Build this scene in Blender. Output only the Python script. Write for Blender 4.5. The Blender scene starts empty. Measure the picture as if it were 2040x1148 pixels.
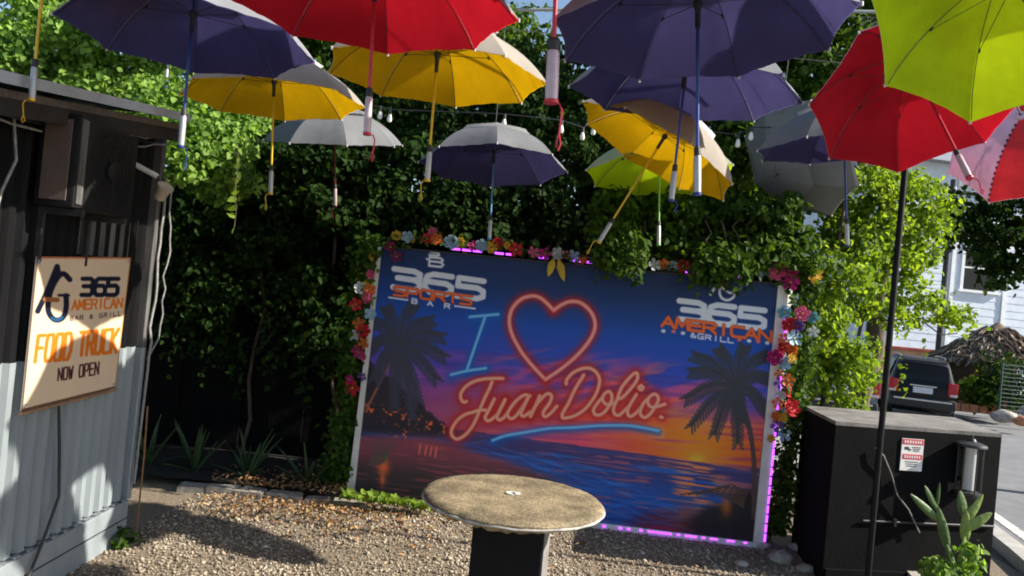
import bpy, bmesh, math, random
import numpy as np
from mathutils import Vector, Matrix
random.seed(7); rng = np.random.default_rng(11)
R = math.radians
scn = bpy.context.scene
COL = scn.collection

# ---------------------------------------------------------------- camera
ROLL, PITCH, FOC, CAMZ = R(5.5), math.atan(16/1500), 1500.0, 1.8
_F = Vector((0, math.cos(PITCH), math.sin(PITCH)))
_r0 = Vector((1, 0, 0)); _u0 = Vector((0, -math.sin(PITCH), math.cos(PITCH)))
_R = _r0*math.cos(ROLL) + _u0*math.sin(ROLL)
_U = -_r0*math.sin(ROLL) + _u0*math.cos(ROLL)
CAM = Vector((0, 0, CAMZ))
cd = bpy.data.cameras.new('camera'); cam = bpy.data.objects.new('camera', cd); COL.objects.link(cam)
cd.sensor_width = 36; cd.lens = 36*FOC/2040; cd.clip_start = 0.05; cd.clip_end = 2000
m = Matrix((( _R.x, _U.x, -_F.x, CAM.x), (_R.y, _U.y, -_F.y, CAM.y), (_R.z, _U.z, -_F.z, CAM.z), (0, 0, 0, 1)))
cam.matrix_world = m
scn.camera = cam

# ---------------------------------------------------------------- sky and sun
SUN_EL, SUN_DIR = R(33), Vector((0.996, -0.087, 0)).normalized()     # sun stands to the right, low
w = bpy.data.worlds.new('World'); scn.world = w; w.use_nodes = True
nt = w.node_tree; bg = nt.nodes['Background']
sky = nt.nodes.new('ShaderNodeTexSky'); sky.sky_type = 'NISHITA'; sky.sun_disc = False
sky.sun_elevation = SUN_EL; sky.sun_rotation = math.atan2(SUN_DIR.x, SUN_DIR.y)
sky.air_density = 1.0; sky.dust_density = 0.6
nt.links.new(sky.outputs[0], bg.inputs[0]); bg.inputs[1].default_value = 0.095
sl = bpy.data.lights.new('sun', 'SUN'); sl.energy = 5.0; sl.angle = R(0.55); sl.color = (1, 0.93, 0.82)
sun = bpy.data.objects.new('sun', sl); COL.objects.link(sun)
sv = Vector((SUN_DIR.x*math.cos(SUN_EL), SUN_DIR.y*math.cos(SUN_EL), math.sin(SUN_EL)))
sun.rotation_euler = (-sv).to_track_quat('-Z', 'Y').to_euler(); sun.location = sv*30
vs = scn.view_settings
vs.view_transform = 'Standard'; vs.look = 'None'; vs.exposure = 1.0; vs.gamma = 1; vs.use_curve_mapping = False
scn.cycles.filter_width = 1.9; scn.cycles.max_bounces = 8; scn.cycles.transparent_max_bounces = 8

# ---------------------------------------------------------------- helpers
def at(px, py, Y):
    """world point on the plane y=Y that a survey sighting (px,py) hits"""
    d = _F + _R*((px-1020)/FOC) - _U*((py-574)/FOC)
    return CAM + d*(Y/d.y)
def gnd(px, py, z=0.0):
    d = _F + _R*((px-1020)/FOC) - _U*((py-574)/FOC)
    return CAM + d*((z-CAM.z)/d.z)
def s2l(c):
    c = np.asarray(c, dtype=float)
    return np.where(c <= 0.04045, c/12.92, ((c+0.055)/1.055)**2.4)
def rgb(r, g, b): return tuple(s2l(np.array((r, g, b))/255.0))

MATS = {}
def mat(name, col, rough=0.6, metal=0.0, noise=0.0, nscale=20.0, bump=0.0, bscale=60.0, spec=0.5, emit=None, estr=0.0, transl=0.0, coat=0.0, stretch=None, tcolor=None):
    """principled material with a procedural mottling of its colour and a fine relief"""
    if name in MATS: return MATS[name]
    M = bpy.data.materials.new(name); M.use_nodes = True; n = M.node_tree; b = n.nodes['Principled BSDF']
    b.inputs['Base Color'].default_value = (*col, 1); b.inputs['Roughness'].default_value = rough
    b.inputs['Metallic'].default_value = metal; b.inputs['Specular IOR Level'].default_value = spec
    b.inputs['Coat Weight'].default_value = coat
    tc = n.nodes.new('ShaderNodeTexCoord'); src = tc.outputs['Object']
    if stretch:
        mp = n.nodes.new('ShaderNodeMapping'); mp.inputs['Scale'].default_value = stretch
        n.links.new(src, mp.inputs[0]); src = mp.outputs[0]
    if noise:
        t = n.nodes.new('ShaderNodeTexNoise'); t.inputs['Scale'].default_value = nscale; t.inputs['Detail'].default_value = 6; t.inputs['Roughness'].default_value = 0.65
        n.links.new(src, t.inputs['Vector'])
        cr = n.nodes.new('ShaderNodeValToRGB')
        cr.color_ramp.elements[0].position = 0.3; cr.color_ramp.elements[1].position = 0.7
        cr.color_ramp.elements[0].color = (*[c*(1-noise) for c in col], 1)
        cr.color_ramp.elements[1].color = (*[min(1, c*(1+noise)) for c in col], 1)
        n.links.new(t.outputs['Fac'], cr.inputs[0]); n.links.new(cr.outputs[0], b.inputs['Base Color'])
        colout = cr.outputs[0]
    else: colout = None
    if bump:
        t2 = n.nodes.new('ShaderNodeTexNoise'); t2.inputs['Scale'].default_value = bscale; t2.inputs['Detail'].default_value = 5
        n.links.new(src, t2.inputs['Vector'])
        bp = n.nodes.new('ShaderNodeBump'); bp.inputs['Strength'].default_value = bump; bp.inputs['Distance'].default_value = 0.01
        n.links.new(t2.outputs['Fac'], bp.inputs['Height']); n.links.new(bp.outputs[0], b.inputs['Normal'])
    if emit: b.inputs['Emission Color'].default_value = (*emit, 1); b.inputs['Emission Strength'].default_value = estr
    if transl:
        tr = n.nodes.new('ShaderNodeBsdfTranslucent'); tr.inputs[0].default_value = (*(tcolor or col), 1)
        if colout and not tcolor: n.links.new(colout, tr.inputs[0])
        mx = n.nodes.new('ShaderNodeMixShader'); mx.inputs[0].default_value = transl
        n.links.new(b.outputs[0], mx.inputs[1]); n.links.new(tr.outputs[0], mx.inputs[2])
        n.links.new(mx.outputs[0], n.nodes['Material Output'].inputs[0])
    MATS[name] = M
    return M
def leafmat(name, dark, light, transl=0.45, rough=0.55, tcol=1.6, tint=1.15, spec=.18):
    M = bpy.data.materials.new(name); M.use_nodes = True; n = M.node_tree; b = n.nodes['Principled BSDF']
    a = n.nodes.new('ShaderNodeAttribute'); a.attribute_name = 'v'
    cr = n.nodes.new('ShaderNodeValToRGB'); cr.color_ramp.elements[0].color = (*dark, 1); cr.color_ramp.elements[1].color = (*light, 1)
    n.links.new(a.outputs['Fac'], cr.inputs[0]); n.links.new(cr.outputs[0], b.inputs['Base Color'])
    b.inputs['Roughness'].default_value = rough; b.inputs['Specular IOR Level'].default_value = spec
    tr = n.nodes.new('ShaderNodeBsdfTranslucent')
    mu = n.nodes.new('ShaderNodeMix'); mu.data_type = 'RGBA'; mu.blend_type = 'MULTIPLY'; mu.inputs[0].default_value = 1
    n.links.new(cr.outputs[0], mu.inputs[6]); mu.inputs[7].default_value = (tcol*tint, tcol, tcol*0.35, 1)
    n.links.new(mu.outputs[2], tr.inputs[0])
    mx = n.nodes.new('ShaderNodeMixShader'); mx.inputs[0].default_value = transl
    n.links.new(b.outputs[0], mx.inputs[1]); n.links.new(tr.outputs[0], mx.inputs[2])
    n.links.new(mx.outputs[0], n.nodes['Material Output'].inputs[0])
    MATS[name] = M
    return M

class MB:
    """collects vertices and faces of one mesh"""
    def __init__(s): s.v = []; s.f = []
    def add(s, vs, fs):
        o = len(s.v); s.v += [tuple(p) for p in vs]; s.f += [tuple(i+o for i in f) for f in fs]; return s
    def box(s, c, d, rz=0.0, M=None, bev=0.0):
        x, y, z = d[0]/2, d[1]/2, d[2]/2
        if bev > 0:
            e = min(bev, x*.9, y*.9, z*.9); bm = bmesh.new(); bmesh.ops.create_cube(bm, size=1)
            bmesh.ops.scale(bm, vec=d, verts=bm.verts)
            bmesh.ops.bevel(bm, geom=bm.edges[:], offset=e, segments=2, affect='EDGES', profile=.5)
            vs = [v.co.copy() for v in bm.verts]; fs = [[v.index for v in f.verts] for f in bm.faces]; bm.free()
        else:
            vs = [Vector(p) for p in ((-x,-y,-z),(x,-y,-z),(x,y,-z),(-x,y,-z),(-x,-y,z),(x,-y,z),(x,y,z),(-x,y,z))]
            fs = [(0,3,2,1),(4,5,6,7),(0,1,5,4),(1,2,6,5),(2,3,7,6),(3,0,4,7)]
        rot = M if M is not None else Matrix.Rotation(rz, 3, 'Z')
        return s.add([rot @ v + Vector(c) for v in vs], fs)
    def span(s, a, b, bev=0.0):
        a, b = Vector(a), Vector(b)
        return s.box((a+b)/2, [abs(q) for q in (b-a)], bev=bev)
    def tube(s, pts, r, n=8, cap=True):
        pts = [Vector(p) for p in pts]; rs = r if isinstance(r, (list, tuple)) else [r]*len(pts)
        vs, fs = [], []; prev = None
        for i, p in enumerate(pts):
            t = (pts[min(i+1, len(pts)-1)] - pts[max(i-1, 0)])
            t = t.normalized() if t.length > 1e-9 else Vector((0,0,1))
            if prev is None: a = t.orthogonal().normalized()
            else:
                a = prev - t*prev.dot(t); a = a.normalized() if a.length > 1e-6 else t.orthogonal().normalized()
            prev = a; b = t.cross(a)
            for k in range(n):
                g = 2*math.pi*k/n; vs.append(p + (a*math.cos(g) + b*math.sin(g))*rs[i])
        for i in range(len(pts)-1):
            for k in range(n):
                k2 = (k+1) % n; fs.append((i*n+k, i*n+k2, (i+1)*n+k2, (i+1)*n+k))
        if cap:
            fs.append(tuple(range(n))[::-1]); fs.append(tuple((len(pts)-1)*n+k for k in range(n)))
        return s.add(vs, fs)
    def lathe(s, prof, n=24, c=(0,0,0), M=None):
        vs, fs = [], []; c = Vector(c)
        for (r, z) in prof:
            for k in range(n):
                g = 2*math.pi*k/n; p = Vector((r*math.cos(g), r*math.sin(g), z))
                vs.append((M @ p if M is not None else p) + c)
        for i in range(len(prof)-1):
            for k in range(n):
                k2 = (k+1) % n; fs.append((i*n+k, i*n+k2, (i+1)*n+k2, (i+1)*n+k))
        if prof[0][0] > 1e-6: fs.append(tuple(range(n))[::-1])
        if prof[-1][0] > 1e-6: fs.append(tuple((len(prof)-1)*n+k for k in range(n)))
        return s.add(vs, fs)
    def mesh(s, name, off=None):
        me = bpy.data.meshes.new(name)
        v = s.v if off is None else [(p[0]-off[0], p[1]-off[1], p[2]-off[2]) for p in s.v]
        me.from_pydata(v, [], s.f); me.update(); return me

def link(name, me, material=None, parent=None, smooth=False):
    o = bpy.data.objects.new(name, me); COL.objects.link(o)
    if material is not None:
        me.materials.clear(); me.materials.append(material)
    if smooth:
        me.polygons.foreach_set('use_smooth', [True]*len(me.polygons))
        try: me.set_sharp_from_angle(angle=R(40))
        except Exception: pass
    if parent is not None: o.parent = parent
    return o
def tag(o, label=None, cat=None, group=None, kind=None):
    if label: o['label'] = label
    if cat: o['category'] = cat
    if group: o['group'] = group
    if kind: o['kind'] = kind
    return o
def thing(name, label, cat, loc=(0,0,0), group=None):
    o = bpy.data.objects.new(name, None); COL.objects.link(o); o.location = loc; o.empty_display_size = 0.1
    return tag(o, label, cat, group)
def wloc(o):
    p = Vector((0,0,0))
    while o is not None: p += o.location; o = o.parent
    return p
def part(name, mb, material, parent, smooth=False, world=True, kind=None):
    """a part; its coordinates are the world's (the parent's place is taken off) unless world is False"""
    o = link(name, mb.mesh(name, wloc(parent) if world else None), material, parent, smooth)
    if kind: o['kind'] = kind
    return o
def solo(name, mb, material, label, cat, group=None, smooth=False, base=None):
    me = mb.mesh(name, base); o = link(name, me, material, None, smooth)
    if base is not None: o.location = base
    return tag(o, label, cat, group)
def structure(name, mb, material, smooth=False):
    return tag(link(name, mb.mesh(name), material, None, smooth), kind='structure')

ORD = ['first','second','third','fourth','fifth','sixth','seventh','eighth','ninth','tenth','eleventh','twelfth']

# ================================================================ THE SETTING
def gz(y): return -0.03*max(0.0, min(y, 34.0) - 6.5)
M_earth = mat('earth', (0.10, 0.085, 0.065), 0.95, noise=0.45, nscale=3, bump=0.6, bscale=30)
ys = [-300, -20, -4, 0, 4, 6.5, 10, 14, 18, 22, 26, 30, 34, 60, 600]; xs = [-600, -60, -10, 0, 10, 40, 600]
g = MB(); g.add([(x, y, gz(y)-0.015) for y in ys for x in xs], [(j*7+i, j*7+i+1, (j+1)*7+i+1, (j+1)*7+i) for j in range(len(ys)-1) for i in range(6)])
structure('ground', g, M_earth)
# gravel bed of the lot
M_bed = mat('gravel_bed', (0.21, 0.165, 0.115), 0.95, noise=0.5, nscale=45, bump=1.0, bscale=120)
g = MB(); g.add([(-6, -3, 0), (4.0, -3, 0), (4.25, 6.4, 0), (4.4, 7.0, -0.005), (-6, 7.0, -0.005)], [(0, 1, 2, 3, 4)])
structure('gravel_bed', g, M_bed)
# road running off to the right
M_asph = mat('asphalt', (0.17, 0.17, 0.175), 0.9, noise=0.22, nscale=2.2, bump=0.4, bscale=220)
M_conc = mat('concrete', (0.36, 0.345, 0.32), 0.9, noise=0.22, nscale=5, bump=0.4, bscale=60)
RD = Vector((0.30, 0.954, 0)); RN = Vector((0.954, -0.30, 0)); R0 = Vector((4.55, 6.4, 0))
def road_strip(o0, o1, t0, t1, z0, z1=None, n=48):
    g = MB(); vs = []
    for i in range(n+1):
        p = R0 + RD*(t0 + (t1-t0)*i/n)
        for o in (o0, o1):
            q = p + RN*o; vs.append((q.x, q.y, gz(q.y) + z0))
    fs = [(2*i, 2*i+1, 2*i+3, 2*i+2) for i in range(n)]
    if z1 is not None:
        k = len(vs); vs += [(x, y, z - z0 + z1) for (x, y, z) in vs]
        fs = [tuple(j+k for j in f) for f in fs]
        for i in range(n):
            fs += [(2*i, 2*i+2, 2*i+2+k, 2*i+k), (2*i+3, 2*i+1, 2*i+1+k, 2*i+3+k)]
        fs += [(1, 0, k, 1+k), (2*n, 2*n+1, 2*n+1+k, 2*n+k)]
    return g.add(vs, fs)
structure('road', road_strip(0.0, 7.2, -14, 60, 0.004), M_asph)
structure('kerb', road_strip(-0.16, 0.0, -14, 60, -0.02, 0.10), M_conc)
M_pave = mat('pavement', (0.30, 0.285, 0.26), 0.92, noise=0.3, nscale=3, bump=0.4, bscale=50)
structure('pavement', road_strip(7.2, 16.0, -14, 60, -0.02, 0.26), M_pave)
structure('roadside_path', road_strip(-2.2, -0.165, 1.2, 60, -0.02, 0.03), M_pave)
# gutter line painted pale
structure('road_marking', road_strip(0.22, 0.34, -14, 60, 0.009), mat('road_paint', (0.55, 0.54, 0.5), 0.8, noise=0.5, nscale=9))

# ---------------------------------------------------------------- black fence behind the lot
M_blackpaint = mat('black_paint', (0.004, 0.0038, 0.004), 0.85, spec=0.15, noise=0.5, nscale=4, bump=0.5, bscale=25)
fence = thing('back_fence', 'black painted timber fence half hidden behind the hanging vines', 'fence', (-2, 7.25, 0))
for i in range(24):
    x0 = -4.6 + i*0.30
    part('board', MB().span((x0, 7.215+0.018*(i % 2), gz(7.25)-0.02), (x0+0.325, 7.230+0.018*(i % 2), 2.7+0.03*random.random())), M_blackpaint, fence)
for z in (0.5, 1.9): part('rail', MB().span((-4.6, 7.252, z), (2.6, 7.30, z+0.09)), M_blackpaint, fence)

# ---------------------------------------------------------------- kiosk of corrugated metal on the left
KX = -2.36
def kroof(y): return 2.035 + 0.138*y
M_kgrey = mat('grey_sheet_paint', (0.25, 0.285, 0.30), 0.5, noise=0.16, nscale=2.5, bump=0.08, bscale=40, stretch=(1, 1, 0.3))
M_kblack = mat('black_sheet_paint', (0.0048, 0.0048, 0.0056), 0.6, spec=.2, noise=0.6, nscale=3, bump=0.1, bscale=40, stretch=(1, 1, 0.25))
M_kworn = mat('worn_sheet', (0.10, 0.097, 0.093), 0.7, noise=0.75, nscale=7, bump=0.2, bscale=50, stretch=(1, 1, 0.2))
M_steel = mat('galvanised_steel', (0.50, 0.53, 0.56), 0.38, metal=0.85, noise=0.2, nscale=6)
M_dark = mat('dark_metal', (0.03, 0.03, 0.032), 0.5, noise=0.3, nscale=20)
kiosk = thing('food_kiosk', 'corrugated metal food kiosk, black above and grey below, under a sloping roof', 'kiosk', (-3.5, 3, 0))
def corrugated(y0, y1, z0f, z1f, x, depth=0.028, pitch=0.105, ny=None, zs=1):
    """trapezoid sheet facing +x"""
    g = MB(); pr = []
    y = y0
    while y < y1 - 1e-6:
        for (a, b) in ((0, 0), (0.32, 0), (0.45, 1), (0.87, 1)):
            yy = y + a*pitch
            if yy <= y1: pr.append((yy, b*depth))
        y += pitch
    pr.append((y1, 0))
    n = len(pr); vs = []
    for k in range(zs+1):
        for (yy, dx) in pr:
            z0, z1 = z0f(yy), z1f(yy); vs.append((x + dx + 0.003*random.random(), yy, z0 + (z1-z0)*k/zs))
    g.add(vs, [(k*n+i, k*n+i+1, (k+1)*n+i+1, (k+1)*n+i) for k in range(zs) for i in range(n-1)])
    return g
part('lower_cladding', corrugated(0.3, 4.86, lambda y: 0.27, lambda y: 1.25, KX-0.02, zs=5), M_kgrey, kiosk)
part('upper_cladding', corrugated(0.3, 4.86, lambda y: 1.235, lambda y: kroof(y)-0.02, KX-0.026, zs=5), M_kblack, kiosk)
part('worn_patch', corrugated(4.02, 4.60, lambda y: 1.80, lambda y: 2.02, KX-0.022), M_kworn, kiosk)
part('base_rail', MB().span((KX-0.06, 0.3, 0.0), (KX+0.03, 4.88, 0.255), bev=0.006), M_kgrey, kiosk)
part('base_seam', MB().span((KX+0.031, 0.3, 0.140), (KX+0.034, 4.88, 0.147)), M_dark, kiosk)
part('corner_post', MB().span((KX-0.05, 4.862, 0.256), (KX+0.026, 4.915, 1.24), bev=0.005), M_kgrey, kiosk)
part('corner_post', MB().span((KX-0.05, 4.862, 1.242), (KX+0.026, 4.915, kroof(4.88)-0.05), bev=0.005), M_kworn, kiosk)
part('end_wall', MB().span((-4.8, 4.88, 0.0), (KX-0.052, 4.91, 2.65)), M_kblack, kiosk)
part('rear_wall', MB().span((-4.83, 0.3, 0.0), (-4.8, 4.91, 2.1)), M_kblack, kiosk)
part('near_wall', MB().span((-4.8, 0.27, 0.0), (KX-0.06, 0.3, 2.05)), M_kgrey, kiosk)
y = 0.35; i = 0
while y < 4.8:      # open ends of the ribs above the base rail
    part('rib_end', MB().box((KX+0.014, y+0.07, 0.263), (0.03, 0.045, 0.014), bev=0.004), M_steel, kiosk); y += 0.105; i += 1
# roof sheet with ridged edge
g = MB(); vs = []; n = 0; y = -0.6; pr = []
while y < 4.78:
    for a, b in ((0, 0), (0.3, 0), (0.45, 1), (0.8, 1)): pr.append((y + a*0.12, b*0.022))
    y += 0.12
for (yy, dz) in pr:
    for x in (-5.1, -2.16): vs.append((x, yy, kroof(yy) + dz + 0.035))
g.add(vs, [(2*i, 2*i+1, 2*i+3, 2*i+2) for i in range(len(pr)-1)])
roof = part('roof', g, M_steel, kiosk)
def slab(x0, x1, y0, y1, dz0, dz1):
    vs = [(x, yy, kroof(yy)+d) for d in (dz0, dz1) for yy in (y0, y1) for x in (x0, x1)]
    return MB().add(vs, [(0, 2, 3, 1), (4, 5, 7, 6), (0, 1, 5, 4), (1, 3, 7, 5), (3, 2, 6, 7), (2, 0, 4, 6)])
part('fascia', slab(-2.158, -2.148, -0.6, 4.80, 0.010, 0.060), mat('pale_flashing', (.40, .45, .50), .45, noise=.2, nscale=5), roof)
part('rafter_soffit', slab(-5.05, -2.19, -0.55, 4.78, -0.045, -0.01), mat('old_timber', (0.10, 0.08, 0.065), 0.9, noise=0.4, nscale=8, stretch=(0.3, 3, 3)), roof)
part('fascia_board', slab(-2.24, -2.192, -0.55, 4.76, -0.12, -0.047), mat('dark_timber', (.022, .019, .017), .9, noise=.4, nscale=8), roof)
# cables along the wall top and down the corner
def sag(a, b, s, n=10, wob=0.0):
    a, b = Vector(a), Vector(b); out = []
    for i in range(n+1):
        t = i/n; p = a.lerp(b, t); p.z -= 4*s*t*(1-t)
        if wob and 0 < i < n: p += Vector((random.uniform(-wob, wob)*.4, random.uniform(-wob, wob), random.uniform(-wob, wob)))
        out.append(p)
    return out
M_wcable = mat('white_cable', (0.24, 0.235, 0.225), 0.6, noise=0.4, nscale=30); M_bcable = mat('black_cable', (0.02, 0.02, 0.02), 0.6)
for i in range(3):
    part('wall_cable', MB().tube(sag((KX+0.045, 3.0, kroof(3.0)-0.06-i*.012), (KX+0.045, 4.85, kroof(4.8)-0.10-i*.02), 0.03+0.015*i, 14, 0.012), 0.006, 6), (M_wcable, M_bcable, M_wcable)[i], kiosk, True)
part('corner_cable', MB().tube([(KX+0.05, 4.90, 2.35)] + [(KX+0.05+random.uniform(-.012, .012), 4.915+random.uniform(-.02, .01), z) for z in np.linspace(2.2, 1.0, 14)] + [(KX+0.05, 4.88, 0.36)], 0.009, 6), M_wcable, kiosk, True)
part('corner_cable', MB().tube([(KX+0.06, 4.97, 2.30)] + [(KX+0.075+random.uniform(-.01, .02), 4.96+random.uniform(-.02, .02), z) for z in np.linspace(2.2, 1.3, 12)] + [(KX+0.03, 4.93, 1.16)], 0.006, 6), M_wcable, kiosk, True)
part('hanging_cable', MB().tube([(KX+0.04, 3.40, kroof(3.4)-0.1), (KX+0.06, 3.42, 2.2), (KX+0.05, 3.36, 2.05), (KX+0.045, 3.33, 1.9)], 0.007, 6), M_wcable, kiosk, True)
part('ground_cable', MB().tube([(KX+0.04, 3.98, 1.0), (KX+0.045, 4.02, 0.75), (KX+0.05, 4.05, 0.5), (KX+0.05, 3.95, 0.3), (KX+0.06, 3.82, 0.12), (KX+0.07, 3.75, 0.01)], 0.008, 6), M_bcable, kiosk, True)
M_opipe = mat('orange_pipe', (0.26, 0.13, 0.05), 0.6, noise=0.3, nscale=20)
part('conduit', MB().tube([(KX+0.06, 4.96, 0.0), (KX+0.06, 4.96, 0.5), (KX+0.05, 4.96, 0.85)], 0.006, 8), M_opipe, kiosk, True)
# air conditioner on brackets
M_cream = mat('cream_plastic', (0.13, 0.09, 0.075), 0.5, noise=0.15, nscale=6)
M_acb = mat('ac_casing', (0.010, 0.010, 0.011), .6, spec=.25, noise=.4, nscale=9)
ac = thing('air_conditioner', 'small wall mounted air conditioner unit with round fan grille on kiosk wall', 'air conditioner', (KX, 3.9, 2.0))
AX0, AX1, AY0, AY1, AZ0, AZ1 = KX+0.035, -2.13, 3.60, 4.16, 2.02, 2.47
part('casing', MB().span((AX0, AY0, AZ0), (AX1, AY1, AZ1), bev=0.012), M_acb, ac, True)
part('side_cover', MB().span((AX0+0.03, AY0-0.006, AZ0+0.03), (AX1-0.035, AY0-0.001, AZ1-0.03), bev=0.002), M_cream, ac)
part('front_panel', MB().span((AX1+0.001, AY0+0.01, AZ0+0.02), (AX1+0.008, AY0+0.06, AZ1-0.02)), M_kworn, ac)
fc = Vector((AX1+0.012, 3.905, 2.245))
for k, rr in enumerate((0.06, 0.10, 0.14, 0.18, 0.205)):
    part('grille_ring', MB().tube([fc + Vector((0.004, math.cos(a)*rr, math.sin(a)*rr)) for a in np.linspace(0, 2*math.pi, 29)], 0.0025, 5), M_acb, ac, True)
for k in range(8):
    a = math.pi*k/4; part('grille_spoke', MB().tube([fc + Vector((0.006, math.cos(a)*.02, math.sin(a)*.02)), fc + Vector((0.006, math.cos(a)*.205, math.sin(a)*.205))], 0.0025, 5), M_acb, ac)
part('fan_hub', MB().lathe([(0.05, 0), (0.05, 0.012), (0.03, 0.02), (0, 0.022)], 16, fc - Vector((0.008, 0, 0)), Matrix.Rotation(R(90), 3, 'Y')), M_acb, ac, True)
for yy in (3.68, 4.08):
    part('bracket', MB().span((AX0-0.01, yy-0.015, AZ0-0.035), (AX1+0.01, yy+0.015, AZ0-0.003)).span((AX0-0.01, yy-0.012, AZ0-0.28), (AX0+0.015, yy+0.012, AZ0-0.036)), M_dark, ac)
# lamp on its arm at the corner
def wallpt(px, py, X):
    d = _F + _R*((px-1020)/FOC) - _U*((py-574)/FOC); return CAM + d*(X/d.x)
lm = thing('security_lamp', 'small beige floodlight on a white arm at the kiosk corner', 'lamp', (KX+.03, 4.99, 2.3))
p0 = wallpt(258, 322, KX+.03); p1 = wallpt(314, 352, -2.17); hd = wallpt(323, 384, -2.14)
part('arm', MB().tube([p0, p1], 0.016, 8), mat('white_paint', (0.75, 0.74, 0.7), 0.5, noise=0.1, nscale=12), lm)
part('neck', MB().tube([p1, (p1+hd)/2 + Vector((.01, 0, 0)), hd], 0.008, 6), M_dark, lm)
Mh = Matrix.Rotation(R(35), 3, 'Y') @ Matrix.Rotation(R(20), 3, 'X')
part('head', MB().lathe([(0.015, -0.055), (0.033, -0.04), (0.038, 0.02), (0.048, 0.04), (0.048, 0.05), (0.036, 0.048), (0.0, 0.04)], 16, hd, Mh), mat('beige_plastic', (0.42, 0.37, 0.28), 0.5, noise=0.2, nscale=20), lm, True)
part('bracket', MB().box((KX+0.02, p0.y, p0.z-0.02), (0.03, 0.06, 0.14), bev=0.004), M_kworn, lm)

# ---------------------------------------------------------------- dark rendered masonry block on the right
BL = [Vector((2.36, 5.30, 0)), Vector((3.66, 5.50, 0)), Vector((3.80, 6.33, 0)), Vector((2.46, 6.15, 0))]
M_render = mat('black_render', (0.0032, 0.0031, 0.0036), 0.85, spec=0.12, noise=0.5, nscale=4, bump=0.2, bscale=22)
M_captop = mat('cap_concrete', (0.17, 0.16, 0.15), 0.9, noise=0.5, nscale=5, bump=0.5, bscale=70)
blk = thing('utility_block', 'low black rendered masonry block beside the street', 'wall', BL[0])
def prism(pts, z0, z1, mb=None):
    n = len(pts); mb = mb or MB(); vs = [(p.x, p.y, z0) for p in pts] + [(p.x, p.y, z1) for p in pts]
    return mb.add(vs, [tuple(range(n))[::-1], tuple(range(n, 2*n))] + [(i, (i+1) % n, (i+1) % n+n, i+n) for i in range(n)])
part('body', prism(BL, -0.05, 1.115), M_render, blk)
cc = sum(BL, Vector())/4
part('cap', prism([cc + (p-cc)*1.004 for p in BL], 1.116, 1.142), M_captop, blk)
bdir = (BL[1]-BL[0]).normalized(); bnor = Vector((bdir.y, -bdir.x, 0))
def onblock(X, z, off=0.0):
    t = (X - BL[0].x)/(BL[1].x - BL[0].x); p = BL[0].lerp(BL[1], t); p = p + bnor*off; p.z = z; return p
BROT = math.atan2(bdir.y, bdir.x)
part('pipe', MB().tube([onblock(2.62, 0.46, 0.014), onblock(2.9, 0.462, 0.014), onblock(3.65, 0.47, 0.014)], 0.007, 6), M_dark, blk, True)
part('pipe_clip', MB().box(onblock(2.86, 0.46, 0.015), (0.02, 0.03, 0.05), BROT), M_dark, blk)
part('wire', MB().tube([onblock(2.66, 0.98, 0.02), onblock(2.72, 0.93, 0.03), onblock(2.80, 0.80, 0.02), onblock(2.85, 0.66, 0.03), onblock(2.95, 0.56, 0.03), onblock(3.05, 0.40, 0.03)], 0.0055, 6), mat('grey_wire', (0.16, 0.15, 0.14), 0.6), blk, True)
part('skirt', prism([onblock(2.37, 0, 0.001), onblock(2.37, 0, 0.022), onblock(3.66, 0, 0.022), onblock(3.66, 0, 0.001)], -0.03, 0.11), M_render, blk)
# steel post in front of the block
pb = at(1757, 840, 5.19)
M_post = mat('black_post', (0.004, 0.004, 0.0045), 0.6, spec=.25, noise=0.3, nscale=20)
post = thing('steel_post', 'tall dark steel post standing in front of the black block', 'post', (pb.x, pb.y, 0))
part('tube', MB().tube([(pb.x, pb.y, 0), (pb.x, pb.y, 3.9)], 0.021, 12), M_post, post, True)
part('foot_plate', MB().box((pb.x, pb.y, 0.006), (0.16, 0.16, 0.012), bev=0.003), M_dark, post)
part('hook', MB().tube([(pb.x, pb.y, 3.85), (pb.x-.06, pb.y, 3.88), (pb.x-.10, pb.y, 3.84)], 0.006, 6), M_dark, post, True)
# notice plate
def plate(c, w, h, th, rz, mb=None): return (mb or MB()).box(c, (w, th, h), rz)
sg = thing('warning_notice', 'small red and white printed notice plate on the black block', 'sign', onblock(2.955, 0.83, 0.004))
sc_ = onblock(2.955, 0.945, 0.005)
def on_sign(u, v, off): return sc_ + bdir*u + Vector((0, 0, v)) + bnor*off
part('plate', plate(on_sign(0, 0, 0), 0.172, 0.228, 0.006, BROT), mat('sign_white', (0.72, 0.70, 0.68), 0.5, noise=0.08, nscale=25), sg)
M_sred = mat('sign_red', (0.55, 0.03, 0.05), 0.5, noise=0.15, nscale=30); M_sblk = mat('sign_black', (0.03, 0.03, 0.03), 0.5)
part('header_band', plate(on_sign(0, 0.092, 0.004), 0.165, 0.038, 0.0012, BROT), M_sred, sg)
part('middle_band', plate(on_sign(0.004, -0.014, 0.004), 0.155, 0.036, 0.0012, BROT), M_sred, sg)
for k in range(7):
    part('header_lettering', plate(on_sign(-0.062+0.0205*k, 0.092, 0.0052), 0.011, 0.020, 0.001, BROT), MATS['sign_white'], sg)
    part('band_lettering', plate(on_sign(-0.055+0.019*k, -0.014, 0.0052), 0.010, 0.018, 0.001, BROT), MATS['sign_white'], sg)
cm = MB(); plate(on_sign(-0.045, 0.046, 0.004), 0.034, 0.02, 0.001, BROT, cm); plate(on_sign(-0.022, 0.036, 0.004), 0.022, 0.012, 0.001, BROT, cm)
part('camera_pictogram', cm, M_sblk, sg)
for k in range(3): part('small_print', plate(on_sign(0.03, 0.055-0.013*k, 0.004), 0.07-0.01*k, 0.005, 0.001, BROT), M_sblk, sg)
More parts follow.
